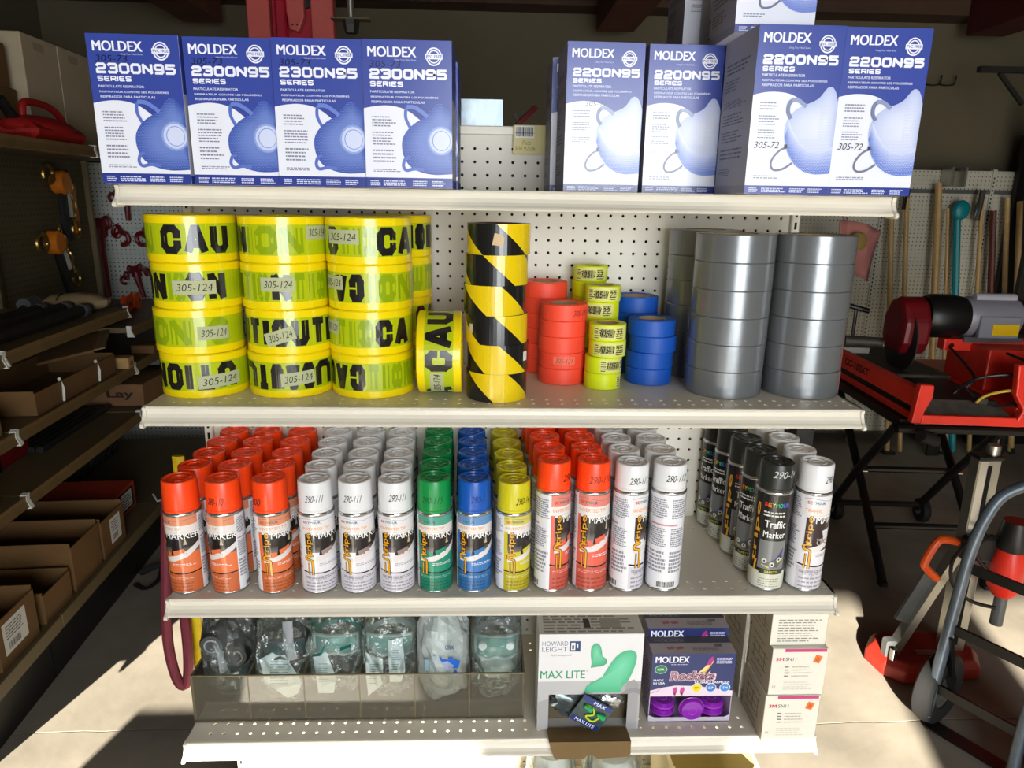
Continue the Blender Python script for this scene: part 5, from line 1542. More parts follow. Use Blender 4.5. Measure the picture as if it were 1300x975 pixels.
# ================================================================== wall shelving down the left aisle
LS = Vector((-1.41, .53, 0)); LRZ = R(4.0)
def LW(x, y, z=0):
    """point in the left run of shelving -> world"""
    return (LS.x + x * math.cos(LRZ) - y * math.sin(LRZ), LS.y + x * math.sin(LRZ) + y * math.cos(LRZ), z)
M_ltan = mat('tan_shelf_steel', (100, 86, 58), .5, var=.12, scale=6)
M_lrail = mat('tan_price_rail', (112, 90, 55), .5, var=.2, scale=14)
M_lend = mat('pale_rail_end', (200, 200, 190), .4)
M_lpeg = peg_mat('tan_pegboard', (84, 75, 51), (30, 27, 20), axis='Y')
def shelf_bay(label, y0, y1, levels, base):
    t = thing('wall_shelving', label, 'shelving', LW(0, 0), LRZ, 'bays of wall shelving along the left aisle')
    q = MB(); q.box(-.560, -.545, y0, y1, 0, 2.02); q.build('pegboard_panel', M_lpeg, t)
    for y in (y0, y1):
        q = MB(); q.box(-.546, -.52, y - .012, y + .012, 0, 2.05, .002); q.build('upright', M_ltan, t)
    q = MB(); q.box(-.52, .0, y0 + .002, y1 - .002, base - .02, base); q.box(-.006, .006, y0 + .002, y1 - .002, base - .045, base + .003, .002); q.build('base_deck', M_ltan, t); q = MB(); q.box(-.06, -.045, y0 + .002, y1 - .002, 0, base - .0205); q.build('kick_plate', M_black, t)  # kick plate coloured black for the shaded void under the deck
    for x, z in levels:
        q = MB(); q.box(-.52, x - .004, y0 + .002, y1 - .002, z - .022, z); d = q.build('shelf_deck', M_ltan, t)
        p = MB(); p.prism([(x - .010, z + .002), (x + .004, z + .003), (x + .002, z - .012), (x + .010, z - .034), (x + .004, z - .038), (x - .010, z - .030)], y0 + .004, y1 - .004, 'Y'); p.build('price_rail', M_lrail, d)
        for y in (y0 + .001, y1 - .009):
            e = MB(); e.prism([(x - .014, z + .008), (x + .006, z + .008), (x + .004, z - .012), (x + .016, z - .040), (x - .014, z - .040)], y, y + .008, 'Y'); e.build('rail_end', M_lend, d)
    return t
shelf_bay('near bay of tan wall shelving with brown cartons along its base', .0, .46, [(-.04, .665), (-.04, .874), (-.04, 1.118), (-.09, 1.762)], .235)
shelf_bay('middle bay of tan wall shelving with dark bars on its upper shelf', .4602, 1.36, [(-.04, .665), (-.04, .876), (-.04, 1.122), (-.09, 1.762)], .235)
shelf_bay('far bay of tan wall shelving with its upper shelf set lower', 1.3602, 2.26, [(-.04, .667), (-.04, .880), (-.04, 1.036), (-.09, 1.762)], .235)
# ---- on the top shelf
TZ = 1.7645
t = thing('gas_can', 'flat red plastic fuel can with a looped handle on the top left shelf', 'fuel can', LW(-.172, 1.17, TZ), LRZ)
M_canred = mat('dull_red_plastic', (150, 26, 24), .45, var=.15)
q = MB(); q.ball((0, -.03, .045), .085, .215, .045, 24, 12); q.box(-.080, .080, -.225, .155, .0, .055, .02); q.build('can_body', M_canred, t)
q = MB(); q.tube(smooth_pts([(0, -.14, .075), (0, -.125, .122), (0, -.06, .132), (0, .03, .130), (0, .11, .108), (0, .16, .060), (0, .175, .012)], 5), .013, 10); q.build('handle', M_canred, t)
q = MB(); q.tube([(0, -.20, .07), (0, -.235, .095), (0, -.262, .125)], [.02, .018, .014], 10); q.build('spout', M_black, t)
M_wcart = mat('white_tall_carton', (176, 160, 132), .6, var=.08)
for k, (y, w, lab) in enumerate(((1.40, .265, 'tall plain white carton on the top left shelf behind the fuel can'), (1.672, .27, 'tall plain white carton on the top left shelf, next to the first mask carton'))):
    t = thing('tall_carton', lab, 'box', LW(-.39, y, TZ), LRZ, 'tall white cartons on the top left shelf')
    q = MB(); q.box(-.13, .13, -w / 2, w / 2, 0, .395, .003); q.build('carton', M_wcart, t)
    q = MB(); q.box(.1302, .1306, -.05, .03, .345, .375); q.build('faint_print', mat('faint_grey_print', (150, 136, 112), .7), t)
    q = MB(); q.box(-.13, .13, -.004, .004, .3952, .3957); q.build('tape_seam', M_lrail, t)
for y, z, w, lab in ((.955, 0, .295, 'brown carton at the left end of the top shelf behind the fuel can'), (.95, .1905, .26, 'smaller brown carton stacked high at the left end of the top shelf')):
    t = thing('brown_carton', lab, 'box', LW(-.41, y, TZ + z), LRZ)
    q = MB(); q.box(-.12, .12, -w, w, 0, .19 if z == 0 else .15, .003); q.build('carton', M_brown_card, t)
    q = MB(); q.box(-.1205, .1205, -.02, .02, .06, .1905 if z == 0 else .1505); q.build('tape', M_kraft, t)
# ---- hoists on the panel
M_hoist = mat('orange_hoist_paint', (200, 110, 24), .4, var=.2)
M_brass = mat('yellowed_steel', (150, 120, 60), .3, .8, var=.3)
def hook_pts(o, r, up=1):
    return [(o[0], o[1] + r * math.cos(a), o[2] + up * r * math.sin(a)) for a in [PI * (1.15 - 1.55 * i / 12) + (0 if up > 0 else 0) for i in range(13)]]
def hoist(label, y, z, tilt):
    t = thing('lever_hoist', label, 'hoist', LW(-.505, y, z), LRZ, 'lever hoists hanging on the left pegboard', rot=(tilt, 0, LRZ))
    q = MB(); q.lathe([(.0001, -.030), (.045, -.030), (.055, -.02), (.055, .02), (.045, .030), (.0001, .030)], 24, True, (0, 0, 0), 'X'); q.build('housing', M_hoist, t)
    q = MB(); q.box(-.012, .014, -.024, .024, -.27, -.045, .006); q.build('lever', M_black, t)
    q = MB(); q.tube(hook_pts((0, -.105, .035), .042), .010, 8); q.tube([(0, -.05, .01), (0, -.075, .035)], .009, 8); q.build('top_hook', M_brass, t)
    for k in range(5):
        q = MB(); c = (.004 * (k % 2), .075 + .004 * k, .03 - .045 * k); rr = .021
        q.tube([(c[0] + (.012 * math.cos(a) if k % 2 else 0), c[1] + (0 if k % 2 else .012 * math.cos(a)), c[2] + .024 * math.sin(a)) for a in [2 * PI * i / 12 for i in range(12)]], .0055, 6, closed=True); q.build('chain_link', M_brass, t)
    q = MB(); q.tube(hook_pts((0, .095, -.22), .036, -1), .009, 8); q.build('load_hook', M_brass, t)
    q = MB(); q.box(-.004, .004, .050, .078, -.16, -.02); q.build('warning_tag', M_lend, t)
hoist('orange lever hoist with a black grip and chain, upper one on the left pegboard', 1.93, 1.63, -.02)
hoist('orange lever hoist with a black grip and hooks, lower one on the left pegboard', 1.80, 1.36, .30)
q = MB(); q.box(-.006, .006, -.018, .018, -.12, .12); o = q.build('orange_strap', M_hoist); o.location = LW(-.52, 2.07, 1.50); o.rotation_euler = (0, 0, LRZ)
tag(o, 'flat orange strap hanging beside the upper hoist on the left pegboard', 'strap')
# ---- upper shelf
L1 = 1.1225
M_bar = mat('dark_oily_bar', (46, 46, 42), .45, .3, var=.4)
for k, (x, ya, yb, r, lab) in enumerate(((-.12, .50, 1.20, .022, 'long dark bar at the front of the upper left shelf'), (-.19, .56, 1.20, .026, 'long dark bar lying second from the front of the upper left shelf'), (-.27, .48, 1.19, .024, 'long dark bar at the rear of the upper left shelf'))):
    t = thing('steel_bar', lab, 'bar', LW(x, (ya + yb) / 2, L1 + r + .0005), LRZ, 'dark bars on the upper left shelf')
    h = (yb - ya) / 2
    q = MB(); q.lathe([(.0001, -h), (r, -h), (r, h), (.0001, h)], 8, False, (0, 0, 0), 'Y'); q.build('shaft', M_bar, t)
    q = MB(); q.lathe([(r + .001, h * .8), (r + .005, h * .82), (r + .005, h * .9), (r + .001, h * .92)], 8, False, (0, 0, 0), 'Y', closed=True); q.build('collar', M_grey_steel, t)
t = thing('chisel_bar', 'long thin pry bar with a pale head laid on the upper left shelf', 'tool', LW(-.37, 1.05, L1), LRZ)
q = MB(); q.tube([(0, -.30, .012), (0, .12, .012), (0, .17, .02)], [.011, .011, .014], 8); q.build('shaft', M_bar, t)
q = MB(); q.lathe([(.0001, .17), (.028, .17), (.03, .19), (.028, .26), (.0001, .26)], 14, True, (0, 0, .03), 'Y'); q.build('head', M_grey_steel, t)
t = thing('sack', 'rolled tan sack lying at the far end of the upper left shelf', 'sack', LW(-.20, 1.285, L1), LRZ)
q = MB(); q.ball((0, 0, .036), .13, .068, .036, 22, 12, .15, 4, 3); q.build('cloth', mat('tan_sack_cloth', (142, 120, 84), .9, var=.2), t)
q = MB(); q.tube([(-.05, .058 * math.cos(a), .036 + .033 * math.sin(a)) for a in [2 * PI * i / 16 for i in range(16)]], .004, 6, closed=True); q.build('tie', M_black, t)
t = thing('red_tray', 'flat red plastic piece at the near end of the upper left shelf', 'tray', LW(-.15, .39, L1 - .004), LRZ)
q = MB(); q.box(-.09, .09, -.05, .05, 0, .004); q.box(-.09, -.086, -.05, .05, .004, .022); q.box(.086, .09, -.05, .05, .004, .022); q.build('tray_body', M_red, t, bevel=.001)
q = MB(); q.tube([(.06, -.03, .004), (.06, -.03, .03), (.06, .03, .03), (.06, .03, .004)], .004, 8); q.build('handle', M_red, t)
for k, y in enumerate((1.80, 1.90)):
    t = thing('orange_pulley', 'small orange pulley on the far upper shelf, %s' % ('left one of the two' if k == 0 else 'right one of the two'), 'pulley', LW(-.22, y, 1.0365), LRZ, 'orange pulleys on the far upper shelf')
    q = MB(); q.lathe([(.0001, -.014), (.040, -.014), (.034, -.004), (.034, .004), (.040, .014), (.0001, .014)], 22, True, (0, 0, .0405), 'X'); q.build('wheel', M_orange, t)
    q = MB(); q.cyl((-.02, 0, .0405), .009, .04, 12, 'X'); q.build('axle', M_grey_steel, t)
t = thing('black_tube', 'black cylinder lying on the far bay under the sack', 'tube', LW(-.16, 1.50, 1.0405), LRZ)
q = MB(); q.lathe([(.018, -.1), (.030, -.1), (.030, .1), (.018, .1)], 18, True, (0, 0, .0305), 'Y', closed=True); q.build('tube_body', M_black, t)
q = MB(); q.lathe([(.0302, .07), (.034, .075), (.034, .09), (.0302, .095)], 18, True, (0, 0, .0305), 'Y', closed=True); q.build('collar', M_grey_steel, t)
# ---- cartons: an open tray carton and a labelled carton builder
M_lab = mat('white_paper_label', (206, 204, 196), .6)
def open_tray(label, x, y, z, w, d, h, ang=0, m=None, lab=None, straps=False):
    t = thing('open_carton', label, 'box', LW(x, y, z), 0, None, rot=(0, 0, LRZ + ang))
    m = m or M_brown_card; e = .004
    q = MB(); q.box(-d, 0, -w / 2, w / 2, 0, e); q.box(-e, 0, -w / 2, w / 2, e, h); q.box(-d, -d + e, -w / 2, w / 2, e, h * 1.15); q.box(-d + e, -e, -w / 2, -w / 2 + e, e, h * 1.1); q.box(-d + e, -e, w / 2 - e, w / 2, e, h * 1.1)
    q.build('carton', m, t)
    if lab:
        P = Print(); a, b, c2, d2 = lab; P.rect(a, b, c2, d2, (206, 204, 196), 1); P.dash(a + (c2 - a) * .12, b + (d2 - b) * .45, a + (c2 - a) * .85, b + (d2 - b) * .92, 5, (90, 90, 90), 2, int(abs(y) * 100), .45)
        P.bars(a + (c2 - a) * .15, b + (d2 - b) * .08, a + (c2 - a) * .7, b + (d2 - b) * .35, (50, 50, 50), 2, 5, (206, 204, 196)); P.flat('label_print', (.0004, 0, 0), (0, 1, 0), (0, 0, 1), t, M_matte)
    if straps:
        for yy in (-w * .22, w * .24):
            q = MB(); q.tube([(.002, yy, .003), (.004, yy + .005, h * .6), (-.01, yy + .012, h * 1.12)], .006, 6, flat=.3); q.build('white_band', M_lend, t)
    return t
L2z = .8785
open_tray('long low open brown carton with white bands along the second left shelf', -.055, .92, L2z, .60, .26, .075, 0, None, None, True)
open_tray('tilted open brown carton behind the banded one on the second left shelf', -.33, 1.12, L2z, .30, .18, .12, .06)
t = thing('folded_carton', 'flattened brown carton leaning on top of the open carton, second left shelf', 'box', LW(-.20, 1.20, L2z + .105), 0, rot=(.10, -.2, LRZ + .3))
q = MB(); q.box(-.11, .09, -.14, .14, 0, .012, .003); q.build('panel', M_brown_card, t); q = MB(); q.box(.09, .13, -.13, .13, .004, .010); q.build('flap', M_kraft, t)
for k in range(2):
    open_tray('small brown open carton, %s of two at the near end of the second left shelf' % ['nearer', 'farther'][k], -.06, .115 + k * .215, .8765, .20, .20, .055 + .012 * k, 0, M_kraft if k == 1 else None, (-.03, .01, .02, .045) if k == 1 else None)
for k in range(2):
    t = thing('wood_block', 'pale wood block on the second left shelf, %s' % ['beside the banded carton', 'farther along'][k], 'block', LW(-.075, 1.30 + k * .28, L2z + (.0045 if k else 0)), LRZ, None)
    q = MB(); q.box(-.05, .05, -.03, .03 + .05 * k, 0, .048 - .01 * k, .003); q.build('block', M_brown_card if k else M_wood, t); q = MB(); q.box(.0501, .0506, -.012, .012, .012, .030); q.build('stamp', M_kraft, t)
# ---- third shelf
L3z = .6675
t = thing('lay_carton', 'flat brown carton with bold lettering lying on the third shelf of the far bay', 'box', LW(-.245, 1.46, .6706), 0, rot=(0, 0, LRZ + R(-5)))
q = MB(); q.box(-.20, .20, -.012, .26, 0, .10, .003); q.build('carton', mat('brown_flat_carton', (128, 92, 60), .8, var=.2), t)
P = Print(); P.text('Higher', -.15, .030, .13, .035, (60, 40, 30), 1, .02); P.text('Lay', .04, .028, .12, .045, (40, 28, 22), 1, .03); P.flat('lettering', (0, -.0124, 0), (1, 0, 0), (0, 0, 1), t, M_matte)
for k, (y, w, lab) in enumerate(((.20, .34, 'flat red plastic sheet pack at the near end of the third left shelf'), (.66, .40, 'dark red flat pack farther back on the third left shelf'))):
    t = thing('red_pack', lab, 'pack', LW(-.20 - .12 * k, y, L3z - .002), LRZ)
    q = MB(); q.box(-.13, .13 - .04 * k, -w / 2, w / 2, 0, .035 + .045 * k, .008); q.build('pack_body', M_red if k == 0 else M_darkred, t); q = MB(); q.box(-.131, .131 - .04 * k, -.02, .02, .0, .036 + .045 * k); q.build('band', M_black, t)
t = thing('steel_rod', 'bundle of dark rods lying along the third left shelf', 'rods', LW(-.24, 1.08, L3z), LRZ)
for k in range(5):
    q = MB(); q.lathe([(.0001, -.24), (.013, -.24), (.013, .24 + .02 * k), (.0001, .24 + .02 * k)], 10, True, (-.06 + .028 * k, 0, .0135), 'Y'); q.build('rod', M_bar, t)
# ---- base deck
BZ = .2355
spec = [(.045, .16, .165, (-.05, .06, .05, .15), 'brown open carton with a white label at the near left of the base shelf'),
        (.27, .20, .155, (-.075, .035, .045, .135), 'brown open carton with a large white label, second along the base shelf'),
        (.50, .17, .10, None, 'plain low brown open carton, third along the base shelf'),
        (.715, .20, .165, None, 'plain tall brown open carton, fourth along the base shelf'),
        (.935, .19, .15, (-.03, .03, .06, .13), 'brown open carton with a smudged label, fifth along the base shelf')]
for y, w, h, lab, label in spec:
    open_tray(label, -.016, y, BZ, w, .42, h, 0, None, lab)
t = thing('orange_carton', 'orange red carton with a black and white end label on the base shelf', 'box', LW(-.10, 1.255, BZ), 0, rot=(0, 0, LRZ))
q = MB(); q.box(-.36, .0, -.10, .10, 0, .115, .003); q.build('carton', mat('orange_red_card', (176, 62, 34), .6, var=.15), t)
P = Print(); P.rect(-.07, .012, .08, .105, (24, 22, 22), 1); P.rect(-.045, .022, .06, .095, (196, 196, 190), 2); P.dash(-.04, .03, .055, .09, 5, (60, 60, 60), 3, 4, .5); P.flat('end_label', (.0005, 0, 0), (0, 1, 0), (0, 0, 1), t, M_matte)
P = Print(); P.text('MADE IN U.S.A.', .03, .03, .22, .030, (110, 30, 16), 1, .02); P.flat('side_lettering', (-.36, -.1004, 0), (1, 0, 0), (0, 0, 1), t, M_matte)
t = thing('dark_grate', 'dark ribbed steel grate leaning at the back of the base shelf', 'grate', LW(-.42, 1.74, BZ), LRZ)
for k in range(9):
    q = MB(); q.bar((-.05, -.30 + k * .07, .004), (.10, -.30 + k * .07, .33), .02, .012); q.build('slat', M_bar, t)
for z, x in ((.02, -.042), (.32, .096)):
    q = MB(); q.bar((x, -.33, z), (x, .30, z), .014, .014); q.build('cross_bar', M_bar, t)
# black strap dropped on the aisle floor
q = MB(); q.tube(smooth_pts([(-1.50, 1.58, .004), (-1.44, 1.545, .004), (-1.42, 1.62, .004), (-1.46, 1.74, .004), (-1.48, 1.72, .004), (-1.51, 1.66, .005), (-1.50, 1.68, .012), (-1.42, 1.80, .006), (-1.46, 1.90, .004), (-1.50, 1.88, .004)], 5), .012, 8, flat=.25)
tag(q.build('floor_strap', M_rubber), 'black strap lying in loops on the aisle floor by the base shelf', 'strap')
# ---- far end wall with red load binders
t = thing('end_pegboard', 'pale pegboard panel at the far end of the left aisle', 'pegboard', (-2.12, 3.24, 0))
q = MB(); q.box(-.45, .45, 0, .02, .05, 1.75); q.build('panel', peg_mat('white_pegboard', (206, 212, 206), (30, 30, 30)), t)
q = MB(); q.box(-.46, -.44, -.008, .03, 0, 1.78); q.build('upright', M_lend, t); q = MB(); q.box(.44, .46, -.008, .03, 0, 1.78); q.build('upright', M_lend, t)
def binder(label, x, z, ang, s, y=3.19):
    t = thing('load_binder', label, 'load binder', (x, y, z), 0, 'red load binders hanging on the end pegboard', rot=(0, ang, 0))
    t.scale = (s, s, s)
    q = MB(); q.cyl((0, .018, .03), .006, (3.2395 - y) / s - .018, 8, 'Y'); q.build('peg_hook', M_chrome, t)
    q = MB(); q.tube([(0, 0, .0), (0, -.01, -.12 * s), (.01, -.012, -.40 * s)], [.032, .028, .020], 10); q.build('lever_handle', M_darkred, t)
    q = MB(); q.box(-.045, .045, -.022, .022, -.05, .06, .012); q.build('yoke', M_darkred, t)
    for sx in (-1, 1):
        for k in range(2):
            q = MB(); c = (sx * (.05 + .05 * k), 0, .035 - .05 * k); q.tube([(c[0] + .02 * math.cos(a), c[1] + (.012 * math.sin(a) if k else 0), c[2] + .032 * math.sin(a)) for a in [2 * PI * i / 12 for i in range(12)]], .011, 6, closed=True); q.build('link', M_darkred, t)
        q = MB(); q.tube([(sx * .13 + .035 * math.cos(a) * sx, 0, -.055 + .035 * math.sin(a)) for a in [PI * (.9 - 1.5 * i / 10) for i in range(11)]], .014, 8); q.build('grab_hook', M_darkred, t)
binder('red load binder with a straight lever, leftmost on the end pegboard', -2.30, 1.38, .0, 1.0)
binder('red load binder hanging slanted in the middle of the end pegboard', -2.115, 1.13, -.18, .62)
binder('red load binder hanging at the right beside the caution tape stack', -1.925, 1.38, .0, 1.0)
binder('red load binder hanging high above the others on the end pegboard', -2.115, 1.585, .08, .62)
q = MB(); q.box(-.40, .40, -.32, -.002, .86, .89); q.box(-.40, .40, -.32, -.31, .80, .86); o = q.build('low_ledge', M_bar); o.location = (-2.12, 3.24, 0); tag(o, 'dark ledge below the red load binders', 'shelf'); o.parent = None

# red column and hanging bracket behind the unit
t = thing('red_lift', 'tall red steel lift with two pink red channels behind the top shelf', 'lift', (-.83, 2.05, 0))
M_pink = mat('faded_red_paint', (176, 74, 66), .5, var=.12); M_cherry = mat('cherry_red_paint', (150, 16, 36), .35, var=.15)
q = MB(); q.box(-.172, -.082, -.03, .03, 0, 2.6, .004); q.build('channel', M_pink, t); q = MB(); q.box(.082, .172, -.03, .03, 0, 2.6, .004); q.build('channel', M_pink, t)
q = MB(); q.box(-.078, .078, .0, .03, 0, 2.6); q.build('back_plate', M_cherry, t)
q = MB(); q.box(-.060, -.015, -.035, -.002, 2.19, 2.6, .008); q.build('carriage', M_cherry, t)
q = MB(); q.prism([(-.012, 2.30), (-.002, 2.235), (.034, 2.225), (.058, 2.28), (.066, 2.6), (-.012, 2.6)], -.045, -.004, 'Y'); c = q.build('carriage_plate', M_pink, t, bevel=.006)
for x, z in ((.012, 2.25), (.030, 2.25)):
    q = MB(); q.cyl((x, -.050, z), .004, .006, 10, 'Y'); q.build('bolt', M_black, c)
q = MB(); q.cyl((.060, -.02, 2.34), .022, .03, 16, 'Y'); q.build('pin', M_black, t)
q = MB(); q.box(-.30, .30, -.25, .25, 0, .04); q.build('base_plate', M_cherry, t)
t = thing('ceiling_hanger', 'threaded rod with a flat plate hanging from the ceiling behind the mask cartons', 'hanger', (-.585, 2.0, 2.27))
q = MB(); q.cyl((0, 0, .006), .014, CEIL - 2.276, 12); q.build('rod', M_alu, t)
q = MB(); q.box(-.076, .076, -.03, .03, 0, .006); q.build('plate', mat('brown_plate', (84, 70, 50), .6), t)
q = MB(); q.lathe([(.0001, -.05), (.024, -.048), (.032, -.02), (.034, 0), (.0001, 0)], 6, False); q.build('nut', M_bar, t)
# ================================================================== right-hand side: back wall display, saw, drill rig, hand truck
M_bpeg = peg_mat('cream_wall_pegboard', (186, 182, 164), (70, 66, 56))
t = thing('pegboard_display', 'cream pegboard wall display with slotted uprights behind the tools', 'pegboard', (0, 3.42, 0))
for x0, x1 in ((1.62, 2.46), (2.485, 3.15), (3.175, 3.66)):
    q = MB(); q.box(x0, x1, 0, .02, .08, 1.66); q.build('panel', M_bpeg, t)
    q = MB(); q.box(x0, x1, -.004, .02, 1.685, 1.80); q.build('header_panel', M_bpeg, t)
    q = MB(); q.box(x0, x1, -.012, .0, 1.66, 1.685); q.build('rail', M_grey_steel, t)
M_bup = mat('cream_upright', (176, 172, 156), .5)
for x in (1.61, 2.4725, 3.1625):
    q = MB(); q.box(x - .0125, x + .0125, -.01, .02, .0, 1.81); u = q.build('upright', M_bup, t)
    s = MB()
    for k in range(66): s.box(x - .004, x + .004, -.0106, -.0098, .10 + k * IN, .112 + k * IN)
    s.build('slot_strip', M_dark, u)
t = thing('metal_bracket', 'chrome shelf bracket sticking out above the wall pegboard', 'bracket', (2.86, 3.40, 1.70))
q = MB(); q.box(-.05, -.036, -.10, .0, 0, .115); q.build('arm_plate', M_alu, t); q = MB(); q.box(.036, .05, -.10, 0, 0, .115); q.build('arm_plate', M_alu, t); q = MB(); q.tube([(-.043, -.05, .10), (.043, -.05, .10)], .006, 8); q.build('cross_rod', M_chrome, t)
t = thing('wall_hooks', 'pair of bent wire hooks screwed to the back wall', 'hook', (2.81, 3.585, 2.33))
for dx in (-.045, .048):
    q = MB(); q.tube(smooth_pts([(dx - .045, .012, .0), (dx - .02, -.02, -.012), (dx + .02, -.03, -.012), (dx + .038, -.03, .0), (dx + .044, -.03, .045)], 4), .005, 8); q.build('hook', M_black, t)
t = thing('shelf_bracket', 'dark shelf arm with a diagonal brace at the upper right', 'bracket', (3.0, 2.98, 2.30))
q = MB(); q.box(-.34, .50, -.02, .02, 0, .03); q.build('arm', M_bar, t); q = MB(); q.bar((-.22, 0, -.002), (-.06, 0, -.16), .02, .02); q.build('brace', M_bar, t); q = MB(); q.box(.50, .70, -.05, .05, -.5, .06); q.build('mount', M_bar, t)
t = thing('red_sign_post', 'dark post with a red band at the far right of the wall display', 'post', (3.20, 3.05, 0))
q = MB(); q.box(-.03, .03, -.02, .02, 0, 2.25, .003); q.build('post', M_bar, t); q = MB(); q.box(-.034, .034, -.024, .024, 1.66, 1.83, .002); q.build('red_band', M_red, t)
# long handled tools leaning against the display
def pole(name, label, x0, z1, x1, r, m, head=None):
    """from the floor at x0 to the top at x1, z1"""
    t = thing(name, label, 'tool', (x0, 3.22, 0), 0, None)
    q = MB(); q.tube([(0, -.03, .012), ((x1 - x0) * .5, .04, z1 * .5), (x1 - x0, .115, z1)], r, 10); q.build('handle', m, t)
    if head: head(t, x1 - x0, z1)
    return t
def black_clip(t, x, z):
    q = MB(); q.box(x - .012, x + .012, .098, .132, z - .10, z + .02, .003); q.build('grip', M_black, t)
def chrome_tip(t, x, z):
    q = MB(); q.tube([(x - .012, .108, z - .16), (x, .115, z + .02)], .021, 10); q.build('ferrule', M_chrome, t)
def teal_head(t, x, z):
    q = MB(); q.ball((x + .01, .10, z + .03), .055, .03, .062, 16, 10); q.build('spout_head', M_tealp, t)
M_tealp = mat('teal_plastic', (0, 118, 126), .4)
def foot(shape):
    def f(t, x, z):
        q = MB(); shape(q); q.build('working_head', M_bar, t)
    return f
pole('broom', 'tan wood broom handle nearest the shelf end, leaning on the wall display', 2.614, 1.63, 2.477, .017, M_wood, foot(lambda q: q.box(-.035, .035, -.07, .02, .0, .02)))
pole('rake', 'wood handle with a black grip clip leaning on the wall display', 2.700, 1.66, 2.570, .015, M_wood, black_clip)
pole('shovel', 'thick tan wood handle leaning beside the shelf bracket', 2.893, 1.72, 2.762, .021, M_wood, foot(lambda q: q.box(-.04, .04, -.08, -.06, .0, .25)))
pole('hoe', 'short pale wood handle left of the teal tool', 2.985, 1.57, 2.845, .010, M_wood, foot(lambda q: q.box(-.025, .025, -.06, .0, .0, .015)))
pole('teal_pole', 'teal plastic long handled tool with a rounded head on the wall display', 3.055, 1.53, 2.912, .022, M_tealp, teal_head)
pole('squeegee', 'long wood handle with a shiny metal tip right of the teal tool', 3.170, 1.66, 3.047, .014, M_wood, chrome_tip)
pole('pick', 'dark red brown handle beside the right upright', 3.280, 1.56, 3.14, .020, mat('red_brown_handle', (84, 34, 22), .5, var=.2), foot(lambda q: q.box(-.018, .018, -.10, .04, .0, .03)))
pole('post_digger', 'dull wood handle near the right upright of the wall display', 3.375, 1.64, 3.215, .016, M_wood, foot(lambda q: q.box(-.015, .015, -.05, -.035, .0, .20)))
pole('wood_rod', 'upright yellowish wood rod at the far right edge', 3.455, 1.62, 3.30, .018, M_wood, foot(lambda q: q.box(-.012, .012, -.05, -.01, .0, .04)))

# ---- tile saw on a folding stand
SA = R(-4)
M_sawred = mat('saw_red', (236, 52, 34), .38, var=.15, scale=9)
def SW(x, y): return (1.70 + x * math.cos(SA) - y * math.sin(SA), 1.55 + x * math.sin(SA) + y * math.cos(SA))
t = thing('tile_saw', 'large red wet tile saw with a grey motor standing on a black folding stand', 'saw', (1.70, 1.55, 0), SA)
q = MB(); q.prism([(.0, .795), (.004, .872), (.022, .880), (.034, .872), (.034, .795)], .03, 1.02, 'Y'); lr = q.build('side_rail', M_sawred, t, bevel=.003)
P = Print(); P.text('CC-100XT', .0, .0, .26, .036, (24, 20, 20), 1, .03); P.flat('rail_lettering', (.0006, .70, .818), (0, -1, 0), (.05, 0, 1), lr, M_matte)
q = MB(); q.prism([(-.004, .742), (.0, .768), (.034, .768), (.034, .742)], .0, 1.02, 'Y'); q.build('lower_rail', M_sawred, t, bevel=.003)
q = MB(); q.box(.008, .034, .02, 1.02, .768, .795); q.build('channel_gap', M_black, t)
q = MB(); q.prism([(-.012, .735), (.002, .897), (.056, .895), (.058, .845), (.034, .786), (.024, .735)], -.004, .03, 'Y'); q.build('corner_gusset', M_sawred, t, bevel=.004)
q = MB(); q.prism([(.024, .735), (.026, .772), (.40, .768), (.42, .730)], -.008, .012, 'Y'); q.build('front_lip', M_sawred, t, bevel=.003)
q = MB(); q.add([(.05, .012, .760), (.40, .012, .756), (.39, .13, .80), (.05, .13, .803)], [(0, 1, 2, 3)]); q.add([(.05, .012, .752), (.40, .012, .748), (.39, .13, .79), (.05, .13, .793)], [(3, 2, 1, 0)]); q.build('drain_pan', mat('grimy_pan', (130, 124, 112), .4, .3, var=.5, scale=14), t)
q = MB(); q.box(.034, .40, .13, 1.0, .74, .800); q.build('water_tray', mat('dark_tray', (44, 38, 32), .5, var=.4), t)
q = MB(); q.box(.036, .33, .36, 1.0, .838, .852, .002); dk = q.build('cutting_table', M_dirt_steel, t)
q = MB()
for k in range(12): q.box(.05 + k * .022, .054 + k * .022, .37, .99, .8521, .8545)
q.build('table_ribs', M_dirt_steel, dk)
q = MB(); q.prism([(.40, .728), (.425, .80), (.385, .86), (.372, .985), (.42, .990), (.80, .985), (.80, .728)], .0, .035, 'Y'); q.build('end_panel', M_sawred, t, bevel=.006)
q = MB(); q.box(.42, .80, .035, .95, .74, .80); q.build('side_tank', M_sawred, t, bevel=.006)
q = MB(); q.box(.44, .80, .30, .62, .80, .985); q.build('column', M_sawred, t, bevel=.008)
q = MB(); q.box(.32, .74, .44, .50, .950, 1.004); q.build('head_arm', M_sawred, t, bevel=.006)
for x in (.35, .56):
    q = MB(); q.cyl((x, .432, .975), .011, .01, 12, 'Y'); q.build('bolt', M_chrome, t)
hy = .50
g = [(hy - .10, .985), (hy - .105, 1.08), (hy - .06, 1.165), (hy, 1.19), (hy + .07, 1.165), (hy + .12, 1.09), (hy + .12, .985), (hy + .07, .93), (hy - .07, .93)]
q = MB(); q.prism(g, .115, .235, 'X'); q.build('blade_guard', M_darkred, t, bevel=.02)
q = MB(); q.lathe([(.0001, .150), (.150, .150), (.150, .156), (.0001, .156)], 40, False, (0, hy, .985), 'X'); q.build('blade', M_bar, t)
